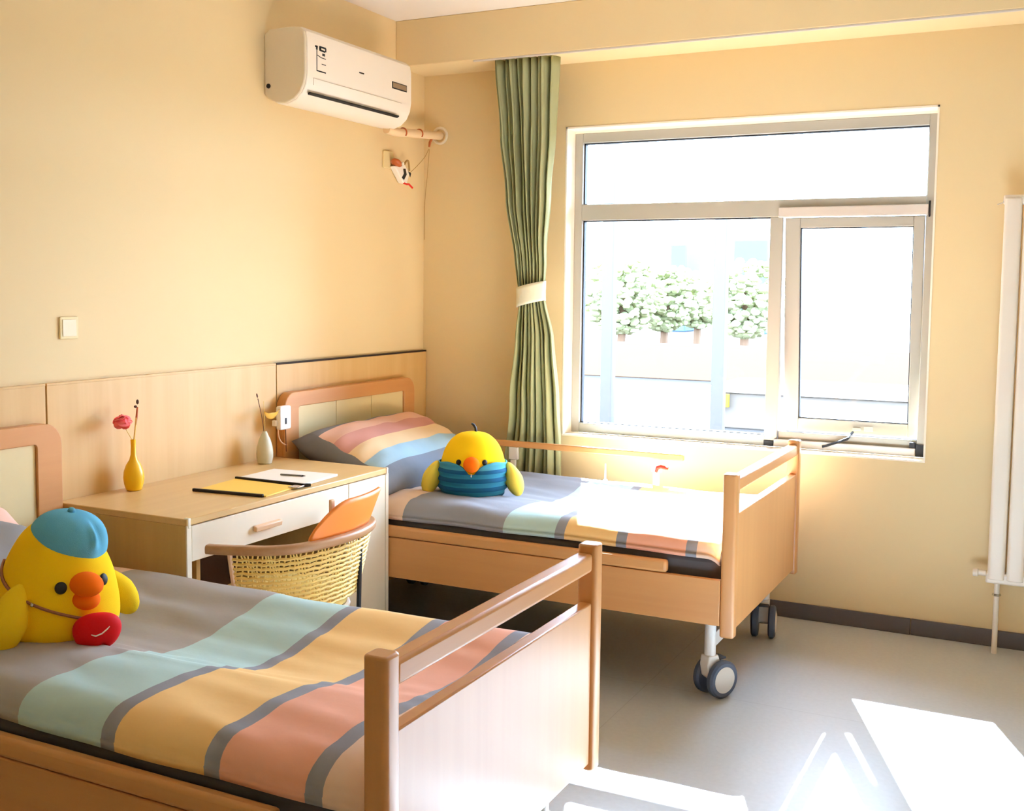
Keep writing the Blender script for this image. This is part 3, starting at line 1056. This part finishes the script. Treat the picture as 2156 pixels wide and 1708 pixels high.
for (lx, ly, tx, ty, tz) in ((0.840, -1.835, 0.905, -1.905, 0.650), (0.840, -2.205, 0.815, -2.185, 0.40), (0.480, -1.845, 0.55, -1.875, 0.395), (0.480, -2.205, 0.55, -2.165, 0.395)):
    link('leg', MB().tube([(lx, ly, 0.0), (lx + (tx - lx) * 0.6, ly + (ty - ly) * 0.6, tz * 0.6), (tx, ty, tz)], 0.0085, 10), 'gasket', ch)


# ------------------------------------------------------------------ plush chicks
def prof_r(prof, z):
    for (r0, z0), (r1, z1) in zip(prof, prof[1:]):
        if z0 <= z <= z1:
            f = (z - z0) / max(1e-6, z1 - z0)
            return r0 + (r1 - r0) * f
    return prof[-1][0]


def spline_prof(pts, n=5):
    ps = smooth_path([(r, z, 0) for r, z in pts], n)
    return [(max(0.0005, p.x), p.y) for p in ps]


BODY = spline_prof([(0.085, 0.0), (0.126, 0.006), (0.147, 0.035), (0.151, 0.075), (0.146, 0.120), (0.137, 0.165), (0.123, 0.205), (0.103, 0.245),
                    (0.080, 0.278), (0.050, 0.300), (0.0, 0.310)])


def body_at(ang, z, off=0.0, prof=BODY):
    r = prof_r(prof, z) + off
    return Vector((r * math.cos(ang), r * math.sin(ang), z))


def add_face(root, prof, ez, half_sep, eye_r, beak_z, beak, open_beak):
    for s in (-1, 1):
        p = body_at(s * half_sep, ez, 0.001, prof)
        n_ = Vector((math.cos(s * half_sep), math.sin(s * half_sep), 0.15)).normalized()
        link('eye', MB().ell(p, (eye_r * 0.95, eye_r, 0.006), n_.to_track_quat('Z', 'Y').to_matrix(), 18, 10), 'black', root)
    r = prof_r(prof, beak_z)
    bw, bh, bl_ = beak
    if open_beak:
        up = MB().ell((r + bl_ * 0.15, 0, beak_z + bh * 0.30), (bl_, bw, bh * 0.72), Matrix.Rotation(R(12), 3, 'Y'), 24, 14)
        link('upper_beak', up, 'orange_plush', root)
        lo = MB().ell((r + bl_ * 0.0, 0, beak_z - bh * 0.62), (bl_ * 0.86, bw * 0.88, bh * 0.62), Matrix.Rotation(R(20), 3, 'Y'), 24, 14)
        link('lower_beak', lo, 'orange_plush', root)
    else:
        up = MB().ell((r + bl_ * 0.1, 0, beak_z), (bl_, bw, bh), None, 24, 14)
        link('beak', up, 'orange_plush', root)


# near chick: beret, purse
nc = thing('plush_chick', 'large yellow plush chick with a blue hat and red purse', 'plush toy', (0.750, -3.050, 0.590), 'plush chicks on the beds', True, R(-14))
link('body', MB().lathe(BODY, (0, 0, 0), 48), 'yellow_plush', nc, smooth=180)
add_face(nc, BODY, 0.160, R(24), 0.0155, 0.150, (0.040, 0.040, 0.044), True)


def wing(root, s, mat, c, rad, rx, rz):
    rot = Matrix.Rotation(rz, 3, 'Z') @ Matrix.Rotation(rx, 3, 'X')
    w = MB()
    seg, rings = 24, 16
    w.ell((0, 0, 0), rad, None, seg, rings)
    # teardrop: narrow toward the shoulder
    w.v = [(x * (1 - 0.42 * max(0, z / rad[2])), y * (1 - 0.30 * max(0, z / rad[2])), z) for x, y, z in w.v]
    w.v = [tuple(Vector(c) + rot @ Vector(p)) for p in w.v]
    return link('wing', w, mat, root, smooth=180)


wing(nc, -1, 'wing_plush', (0.055, -0.158, 0.084), (0.056, 0.046, 0.094), R(-24), R(0))
wing(nc, 1, 'wing_plush', (0.000, 0.166, 0.085), (0.052, 0.042, 0.082), R(34), R(0))
# beret
bt = MB()


def beret(u, v):
    a = 2 * PI * u
    th = v * PI * 0.5
    rr = 0.099 * (math.cos(th) ** 0.75)
    z = 0.088 * math.sin(th) ** 0.9
    # crease running up the front of the felt
    da = (a - R(28) + PI) % (2 * PI) - PI
    dent = math.exp(-(da / 0.16) ** 2) * math.sin(PI * min(1, v * 1.25)) if v < 0.8 else 0
    rr *= 1 - 0.13 * dent
    da2 = (a - R(14) + PI) % (2 * PI) - PI
    rr *= 1 + 0.13 * math.exp(-(da2 / 0.10) ** 2) * math.sin(PI * min(1, v * 1.4)) ** 2 if v < 0.71 else 1
    lip = -0.012 * math.cos(a - R(-20)) if v < 0.05 else 0
    return (rr * math.cos(a) * 1.0, rr * math.sin(a), z + lip)


bt.grid(beret, 64, 18, True)
un = MB()


def under(u, v):
    a = 2 * PI * u
    rr = 0.099 * (1 - 0.35 * v)
    return (rr * math.cos(a), rr * math.sin(a), (-0.012 * math.cos(a + R(20))) * (1 - v) - 0.014 * math.sin(PI * v))


un.grid(under, 64, 4, True)
bt.add(un.v, un.f)
bt.ell((0, 0, 0.090), (0.010, 0.010, 0.010), None, 10, 8)
bt.xf(Matrix.Translation((0.018, 0.018, 0.240)) @ Matrix.Rotation(R(9), 4, 'Y') @ Matrix.Rotation(R(-4), 4, 'X'))
link('hat', bt, 'blue_felt', nc, smooth=60)
# purse with a smile seam and a strap
pu = MB()


def purse(u, v):
    a = 2 * PI * u
    th = PI * v
    r2 = math.sin(th) ** 0.75
    w_ = 0.058 * (1.0 + 0.12 * math.cos(th))
    z = 0.046 * math.cos(th)
    notch = 0.012 * math.exp(-((math.sin(a) * w_ * r2 - 0.010) / 0.010) ** 2) * max(0, -math.cos(th)) ** 0.7
    return (0.034 * r2 * math.cos(a), w_ * r2 * math.sin(a), z + notch)


pu.grid(purse, 40, 22, True)
pu.xf(Matrix.Translation((0.180, 0.008, 0.047)) @ Matrix.Rotation(R(-18), 4, 'Z'))
pr = link('purse', pu, 'red_felt', nc, smooth=180)
sm = MB().tube([Vector((0.180, 0.008, 0.047)) + Matrix.Rotation(R(-18), 3, 'Z') @ Vector((0.0345 * math.sqrt(max(0.05, 1 - (y / 0.062) ** 2 - 0.02)), y, z))
                for y, z in ((-0.020, 0.003), (-0.010, -0.001), (0.005, 0.003), (0.018, 0.012), (0.024, 0.018))], [0.001, 0.002, 0.002, 0.0018, 0.001], 6)
link('smile_seam', sm, 'white_pl', pr)
tg = MB().prism([(0.040, 0.026), (0.060, 0.034), (0.057, 0.014)], 'x', 0.0, 0.003)
tg.xf(Matrix.Translation((0.198, 0.000, 0.044)) @ Matrix.Rotation(R(8), 4, 'Z'))
link('purse_tag', tg, 'white_pl', pr)
st = []
for k in range(26):
    f = k / 25
    a = R(2) + (R(-122) - R(2)) * f
    z = 0.072 + 0.115 * f + 0.02 * f * f
    st.append(body_at(a, z, 0.003))
link('strap', MB().tube(st, 0.0042, 6), 'strap', nc)
bk = MB()
for f in (0.42, 0.5):
    a = R(2) + (R(-122) - R(2)) * f
    bk.ell(body_at(a, 0.072 + 0.115 * f + 0.02 * f * f, 0.006), (0.005, 0.005, 0.0055), None, 10, 8)
link('strap_buckle', bk, 'chrome', nc)

# far chick: striped blue dress
BODY2 = spline_prof([(0.080, 0.0), (0.118, 0.006), (0.138, 0.035), (0.144, 0.080), (0.142, 0.130), (0.133, 0.178), (0.116, 0.220), (0.090, 0.254),
                     (0.055, 0.276), (0.0, 0.285)])
fcck = thing('plush_chick', 'smaller yellow plush chick in a ribbed blue dress, on the far bed', 'plush toy', (0.770, -0.848, 0.594), 'plush chicks on the beds', True, R(-64))
link('body', MB().lathe(BODY2, (0, 0, 0), 48), 'yellow_plush', fcck, smooth=180)
add_face(fcck, BODY2, 0.166, R(24), 0.0125, 0.158, (0.036, 0.034, 0.032), False)
link('head_sprout', MB().tube([(0.0, 0.012, 0.280), (0.0, 0.010, 0.298), (0.0, 0.002, 0.312), (0.0, -0.008, 0.318)], [0.006, 0.006, 0.006, 0.004], 8), 'black', fcck)


def dress(u, v):
    a = 2 * PI * u
    da = (a + PI) % (2 * PI) - PI
    top = 0.153 - 0.040 * math.exp(-(da / 0.22) ** 2) + 0.012 * math.exp(-((abs(da) - 0.75) / 0.4) ** 2)
    z = 0.004 + (top - 0.004) * v
    rib = 0.0045 * math.sin(z / 0.0185 * PI)
    r = prof_r(BODY2, z) + 0.009 + rib * (1 - 0.3 * v)
    return (r * math.cos(a), r * math.sin(a), z)


link('dress', MB().grid(dress, 72, 36, True), 'dress', fcck, smooth=180, solid=0.006)
wing(fcck, -1, 'wing_pale', (0.015, -0.178, 0.082), (0.056, 0.040, 0.078), R(-20), R(0))
wing(fcck, 1, 'wing_pale', (0.015, 0.178, 0.078), (0.056, 0.040, 0.078), R(20), R(0))
link('bow', MB().ell((0.148, 0.0, 0.112), (0.006, 0.005, 0.007), None, 10, 8), 'white_pl', fcck)

# ------------------------------------------------------------------ air conditioner
ac = thing('air_conditioner', 'white split air conditioner high on the left wall', 'air conditioner', (0.0, -0.875, 2.25))
prof = [(0.0, 2.300), (0.0, 2.552), (0.03, 2.570), (0.14, 2.572), (0.185, 2.566), (0.206, 2.548), (0.213, 2.515), (0.213, 2.375), (0.206, 2.335), (0.188, 2.300),
        (0.155, 2.272), (0.110, 2.258), (0.060, 2.262), (0.020, 2.280)]
AY0, AY1 = -1.283, -0.468
link('casing', MB().prism(prof, 'y', AY0 + 0.004, AY1), 'ac_white', ac, bevel=0.006, seg=3)
pe_ = [(0.003 + (x - 0.003) * 0.985, 2.415 + (z - 2.415) * 0.985) for x, z in prof]
e1 = link('end_cover', MB().prism(pe_, 'y', AY0 - 0.008, AY0 + 0.006), 'ac_end', ac, bevel=0.005)
link('screw_cap', MB().lathe([(0.010, 0), (0.010, 0.003), (0.001, 0.004)], (0.022, AY0 - 0.0115, 2.335), 14, 'y'), 'black', e1)
slot = MB().prism([(0.196, 2.294), (0.207, 2.300), (0.206, 2.305), (0.195, 2.300)], 'y', AY0 + 0.03, AY1 - 0.10)
link('air_slot', slot, 'black', ac)
fl_ = MB()
fl_.box(0.2125, 0.2142, AY0 + 0.045, AY1 - 0.09, 2.3625, 2.364)
fl_.box(0.2125, 0.2142, AY0 + 0.045, AY0 + 0.0465, 2.335, 2.364)
link('flap_line', fl_, plain('flap_shadow_gap', (196, 184, 166), 0.6), ac, smooth=0)
dsp = link('display_bezel', MB().box(0.211, 0.2150, -0.640, -0.512, 2.420, 2.452), 'black', ac, bevel=0.002)
link('display_window', MB().box(0.2145, 0.2160, -0.635, -0.519, 2.425, 2.447), 'ac_disp', dsp)
mk = MB()


def stroke(y0, z0, y1, z1, w=0.004):
    dy, dz = y1 - y0, z1 - z0
    l = math.hypot(dy, dz)
    ny, nz = -dz / l * w / 2, dy / l * w / 2
    mk.prism([(y0 + ny, z0 + nz), (y0 - ny, z0 - nz), (y1 - ny, z1 - nz), (y1 + ny, z1 + nz)], 'x', 0.2125, 0.2140)


# energy label marks: a bracket, a bold letter, small lines
stroke(-1.214, 2.487, -1.214, 2.398, 0.004)
stroke(-1.216, 2.398, -1.152, 2.398, 0.005)
stroke(-1.226, 2.496, -1.208, 2.496, 0.007)
stroke(-1.214, 2.500, -1.214, 2.484, 0.010)
for (a, b_) in (((-1.196, 2.499), (-1.152, 2.499)), ((-1.196, 2.486), (-1.156, 2.484)), ((-1.194, 2.500), (-1.194, 2.485)), ((-1.152, 2.500), (-1.152, 2.484)),
                ((-1.196, 2.492), (-1.184, 2.492))):
    stroke(a[0], a[1], b_[0], b_[1], 0.007)
stroke(-1.176, 2.470, -1.158, 2.470, 0.010)
stroke(-1.210, 2.462, -1.186, 2.456, 0.003)
stroke(-1.186, 2.456, -1.152, 2.455, 0.003)
stroke(-1.180, 2.430, -1.152, 2.430, 0.003)
link('label_marks', mk, 'black', ac, smooth=0)
mk = MB()
stroke(-0.905, 2.4445, -0.868, 2.4445, 0.006)
link('maker_mark', mk, 'black', ac, smooth=0)

# pipe run to the outer wall
pp = thing('refrigerant_pipe', 'pale wrapped pipe from air conditioner to the corner wall hole', 'pipe', (0.10, -0.22, 2.28))
path = smooth_path([(0.095, -0.505, 2.256), (0.097, -0.42, 2.252), (0.095, -0.32, 2.262), (0.090, -0.20, 2.272), (0.090, -0.10, 2.280), (0.098, 0.0, 2.288)], 5)
link('pipe_wrap', MB().tube(path, 0.021, 14), 'hose', pp)
ring = MB().tube([(0.100 + 0.040 * math.cos(2 * PI * k / 28), -0.006, 2.288 + 0.040 * math.sin(2 * PI * k / 28)) for k in range(28)], 0.0075, 10, True)
link('wall_ring', ring, 'cover', pp)
for (py, r0) in ((-0.36, 0.023), (-0.19, 0.023)):
    i = min(range(len(path)), key=lambda q: abs(path[q].y - py))
    p = path[i]
    link('copper_clip', MB().tube([p + Vector((r0 * math.cos(a), 0.0, r0 * math.sin(a))) for a in [R(-40) + R(230) * k / 14 for k in range(15)]],
                                  0.004, 8), 'copper', pp)
link('drain_stub', MB().tube([(0.092, -0.075, 2.268), (0.083, -0.080, 2.245), (0.080, -0.082, 2.222)], [0.006, 0.007, 0.005], 8), 'copper', pp)

# socket, plug and cord
so = thing('wall_socket', 'pale socket plate high on the left wall below air conditioner', 'socket', (0.0, -0.355, 2.13))
link('socket_plate', MB().prism(rrect(-0.398, -0.312, 2.088, 2.174, 0.006, 4), 'x', 0.0, 0.010), 'head_panel', so, bevel=0.003)
pg = thing('power_plug', 'plug with wrapped tag and red tie hanging below air conditioner', 'plug', (0.03, -0.28, 2.09))
link('plug_body', MB().ell((0.035, -0.322, 2.118), (0.026, 0.036, 0.017), Matrix.Rotation(R(-22), 3, 'X')), 'copper', pg)
link('plug_pin_cap', MB().ell((0.062, -0.306, 2.114), (0.006, 0.010, 0.009)), 'white_pl', pg)
tm = MB().prism([(-0.345, 2.100), (-0.250, 2.118), (-0.205, 2.075), (-0.230, 2.020), (-0.262, 2.024), (-0.300, 2.060)], 'x', 0.004, 0.040)
link('wrapped_tag', tm, 'paper', pg, bevel=0.006)
bk2 = MB()
bk2.prism([(-0.268, 2.094), (-0.250, 2.096), (-0.238, 2.068), (-0.262, 2.040), (-0.282, 2.048), (-0.262, 2.070)], 'x', 0.0405, 0.0425)
bk2.prism([(-0.222, 2.085), (-0.196, 2.078), (-0.204, 2.058)], 'x', 0.0405, 0.0425)
link('tag_print', bk2, 'black', pg, smooth=0)
link('cord_loop', MB().tube(smooth_path([(0.03, -0.252, 2.105), (0.035, -0.232, 2.135), (0.036, -0.212, 2.135), (0.034, -0.200, 2.09)], 5), 0.005, 8), 'cord', pg)
link('red_tie', MB().tube([(0.036, -0.258, 2.024), (0.040, -0.236, 2.020), (0.040, -0.215, 2.022), (0.040, -0.180, 2.006)], 0.005, 8), 'red_pl', pg)
for c_ in ([(0.034, -0.205, 2.075), (0.05, -0.15, 2.12), (0.065, -0.10, 2.17), (0.078, -0.083, 2.212)],
           [(0.080, -0.080, 2.212), (0.05, -0.05, 2.08), (0.018, -0.020, 1.95), (0.010, -0.012, 1.75)]):
    link('cord', MB().tube(smooth_path(c_, 5), 0.0014, 6), 'cord', pg)

# light switch
sw = thing('light_switch', 'blank cream switch plate alone on the left wall', 'switch', (0.0, -2.341, 1.35))
link('switch_plate', MB().prism(rrect(-2.379, -2.303, 1.312, 1.388, 0.004, 4), 'x', 0.0, 0.008), 'head_panel', sw, bevel=0.002)
link('rocker', MB().box(0.008, 0.0105, -2.370, -2.312, 1.321, 1.379), 'cream_pl', sw, bevel=0.002)

# nurse call button hanging on the far headboard
cbn = thing('call_button', 'white call handset hanging on the far headboard post', 'call button', (0.085, -1.285, 0.94))
link('handset', MB().prism(rrect(-1.322, -1.248, 0.888, 0.990, 0.010, 4), 'x', 0.072, 0.096), 'white_pl', cbn, bevel=0.004)
link('button_slot', MB().box(0.096, 0.0975, -1.290, -1.280, 0.912, 0.938), 'black', cbn)
link('hook', MB().box(0.060, 0.080, -1.334, -1.318, 0.905, 0.930), 'white_pl', cbn, bevel=0.003)
link('cord', MB().tube(smooth_path([(0.082, -1.318, 0.905), (0.080, -1.316, 0.870), (0.080, -1.300, 0.838), (0.082, -1.276, 0.822), (0.082, -1.262, 0.818)], 5), 0.003, 6),
     'handle_wd', cbn)
link('lead_wire', MB().tube([(0.084, -1.272, 0.890), (0.084, -1.270, 0.83), (0.084, -1.268, 0.790)], 0.002, 6), 'twig', cbn)

# ------------------------------------------------------------------ curtain
cu = thing('curtain', 'green pleated curtain gathered by a pale tie left of the window', 'curtain', (0.66, -0.15, 0.0))
CZ0, CZ1, CW = 0.045, 2.597, 1.47
LE = [(0.045, 0.520), (0.55, 0.545), (0.95, 0.590), (1.25, 0.622), (1.47, 0.648), (1.65, 0.640), (1.95, 0.600), (2.25, 0.566), (2.597, 0.534)]
RE = [(0.045, 0.870), (0.55, 0.860), (0.95, 0.846), (1.25, 0.826), (1.47, 0.786), (1.65, 0.800), (1.95, 0.822), (2.25, 0.842), (2.597, 0.850)]


def lerp_tab(tab, z):
    for (a, b_), (c, d_) in zip(tab, tab[1:]):
        if a <= z <= c:
            f = (z - a) / (c - a)
            f = f * f * (3 - 2 * f)
            return b_ + (d_ - b_) * f
    return tab[-1][1]


def curtain_fn(u, v):
    z = CZ0 + (CZ1 - CZ0) * v
    x0, x1 = lerp_tab(LE, z), lerp_tab(RE, z)
    w_ = x1 - x0
    pl = 9
    ph = u * pl * 2 * PI
    near = math.exp(-((z - CW) / 0.30) ** 2)
    amp = (0.064 - 0.036 * near) * (0.75 + 0.25 * math.sin(u * 23 + 1))
    s = math.sin(ph + 0.5 * math.sin(z * 2.1 + u * 9))
    yc_ = -0.095 - 0.098 * max(0.0, min(1.0, (z - 0.75) / 1.0))
    yy = yc_ + amp * (abs(s) ** 0.55) * (1 if s > 0 else -1)
    xx = x0 + w_ * (u + 0.020 * math.sin(ph * 2 + z * 3) + 0.012 * math.sin(z * 4.0 + u * 15) * (1 - near))
    return (xx, yy, z)


link('curtain_cloth', MB().grid(curtain_fn, 260, 60), 'curtain', cu, smooth=180, solid=0.002)
tb_ = MB()
cx_, rx_ = 0.716, 0.076
tb_.grid(lambda u, v: (cx_ + rx_ * math.cos(2 * PI * u) * (1 + 0.04 * abs(v - 0.5)), -0.172 + 0.048 * math.sin(2 * PI * u), 1.425 + 0.095 * v + 0.018 * math.cos(2 * PI * u)), 36, 6, True)
link('tie_band', tb_, 'tie', cu, smooth=180, solid=0.003)
link('curtain_track', MB().box(0.44, 3.6, -0.274, -0.264, 2.588, 2.597), 'alu_lt', cu, bevel=0.002)

# ------------------------------------------------------------------ radiator
ra_ = thing('radiator', 'tall white column radiator on the window wall at right', 'radiator', (2.98, -0.10, 0.30))
for k in range(6):
    xx = 2.812 + k * 0.072
    link('column', MB().prism(rrect(xx, xx + 0.066, -0.135, -0.065, 0.014, 4), 'z', 0.318, 1.885), 'rad', ra_, bevel=0.004)
for (z0, z1) in ((0.300, 0.345), (1.860, 1.898)):
    link('header', MB().box(2.806, 3.244, -0.128, -0.072, z0, z1), 'rad', ra_, bevel=0.008, seg=3)
link('valve', MB().lathe([(0.012, 0.0), (0.012, 0.03), (0.017, 0.032), (0.017, 0.05), (0.002, 0.052)], (2.806, -0.10, 0.335), 14, 'x').xf(
    Matrix.Translation((2 * 2.806, 0, 0)) @ Matrix.Scale(-1, 4, (1, 0, 0))), 'rad', ra_)
link('return_pipe', MB().tube([(2.850, -0.10, 0.31), (2.850, -0.10, 0.0)], 0.011, 12), 'rad', ra_)
link('pipe_nut', MB().lathe([(0.016, 0), (0.018, 0.004), (0.016, 0.010)], (2.850, -0.10, 0.245), 6), 'chrome', ra_)
link('bracket', MB().box(2.95, 2.99, -0.068, -0.0005, 1.70, 1.74), 'rad', ra_)
link('bracket', MB().box(2.95, 2.99, -0.068, -0.0005, 0.45, 0.49), 'rad', ra_)
link('bleed_hook', MB().tube(smooth_path([(2.816, -0.12, 1.885), (2.806, -0.125, 1.868), (2.785, -0.125, 1.860)], 4), 0.002, 6), 'chrome', ra_)

# ------------------------------------------------------------------ outside the window
M['o_ground'] = plain('dark_paving', (52, 48, 44), 0.9)
M['o_post'] = plain('grey_steel_post', (62, 58, 54), 0.6)
M['o_wall'] = plain('sandy_wall', (104, 80, 60), 0.9)
M['o_grey'] = plain('grey_container', (96, 88, 80), 0.8)
M['o_white'] = plain('white_ledge', (170, 165, 160), 0.8)
M['o_yellow'] = plain('yellow_sign', (136, 112, 10), 0.8)
M['o_blue'] = plain('blue_shed', (72, 104, 136), 0.8)
M['o_green'] = plain('soft_foliage', (146, 150, 112), 0.95, vary=0.25, vscale=2.0)
struct('ground', MB().box(-60, 60, WT + 0.02, 90, -0.35, -0.3), 'o_ground', 'paving outside the window', 'ground', smooth=0)


def wpt(u, v, y):
    """ground-truth point seen at a photograph pixel, on the plane y"""
    dv = cF + cR * ((u - PX) / F_PX) - cU * ((v - PY) / F_PX)
    tt = (y - cC.y) / dv.y
    return cC + dv * tt


for k, (u, lab) in enumerate(((1283, 'grey post outside the window, near its left edge'), (1518, 'grey post outside the window, in the middle of fixed pane'))):
    p = wpt(u, 600, 6.0)
    o = link('yard_post', MB().prism(rrect(-0.065, 0.065, -0.065, 0.065, 0.015, 3), 'z', 0.0, 4.7), 'o_post', None, base=(0, 0, 0), bevel=0.004)
    o.location = (p.x, p.y, -0.3)
    tag(o, lab, 'post', 'posts in the yard')
a, b_ = wpt(1500, 815, 9.0), wpt(1640, 880, 9.0)
g = thing('container', 'grey container with a white ledge outside, beyond the posts', 'container', (a.x + 1.0, 9.5, -0.3))
link('container_body', MB().box(a.x, a.x + 3.0, 9.0, 10.5, -0.3, a.z - 0.06), 'o_grey', g, bevel=0.02)
link('ledge', MB().box(a.x - 0.05, a.x + 3.05, 8.95, 10.55, a.z - 0.06, a.z + 0.02), 'o_white', g, bevel=0.01)
p = wpt(1500, 828, 8.9)
q = wpt(1534, 858, 8.9)
o = link('yellow_board', MB().box(p.x, q.x, 8.88, 8.94, q.z, p.z), 'o_yellow', None, base=((p.x + q.x) / 2, 8.91, q.z), bevel=0.005)
tag(o, 'yellow board on the grey container outside', 'board')
p, q = wpt(1330, 722, 16.0), wpt(1700, 815, 16.0)
o = link('yard_wall', MB().box(p.x - 6, q.x + 8, 16.0, 16.3, -0.3, p.z), 'o_wall', None, base=(p.x, 16.1, -0.3), bevel=0.02)
tag(o, 'low sandy boundary wall outside across the yard', 'wall')
p, q = wpt(1545, 505, 40.0), wpt(1616, 560, 40.0)
o = link('shed', MB().box(p.x, q.x, 40, 42, -0.3, p.z), 'o_blue', None, base=(p.x, 41, -0.3), bevel=0.05)
tag(o, 'distant blue building outside, right of the middle post', 'building', 'distant blue buildings')
p, q = wpt(1412, 515, 40.0), wpt(1445, 560, 40.0)
o = link('shed', MB().box(p.x, q.x, 40, 42, -0.3, p.z), 'o_blue', None, base=(p.x, 41, -0.3), bevel=0.05)
tag(o, 'small distant blue building outside, left of the middle post', 'building', 'distant blue buildings')
random.seed(11)
for k, (u, vtop, yy, lab) in enumerate(((1310, 540, 20.0, 'pale tree outside, beside the left post'), (1400, 560, 23.0, 'pale tree outside, midway between the two posts'),
                                        (1470, 570, 26.0, 'pale tree outside, just left of the middle post'), (1570, 545, 20.0, 'pale tree outside, right of the middle post'))):
    p = wpt(u, vtop, yy)
    tr = thing('tree', lab, 'tree', (p.x, yy, -0.3), 'trees beyond the yard')
    link('trunk', MB().tube([(p.x, yy, -0.3), (p.x + 0.05, yy, 1.2), (p.x, yy, p.z - 0.6)], [0.12, 0.09, 0.05], 8), 'o_wall', tr)
    cr = MB()
    for j in range(700):
        f_ = random.random() ** 0.8
        wd = 1.0 * math.sin(PI * min(1.0, 0.12 + 0.86 * f_)) ** 0.6
        a_, q_ = random.uniform(0, 2 * PI), random.random() ** 0.5
        c_ = Vector((p.x + wd * q_ * math.cos(a_), yy + wd * q_ * math.sin(a_), p.z - 0.05 - f_ * (p.z - 0.3) * 0.9))
        rr = random.uniform(0.06, 0.14)
        cr.ell(c_, (rr, rr, rr * 0.6), Matrix.Rotation(random.uniform(-1, 1), 3, 'X'), 6, 4)
    link('crown', cr, 'o_green', tr)
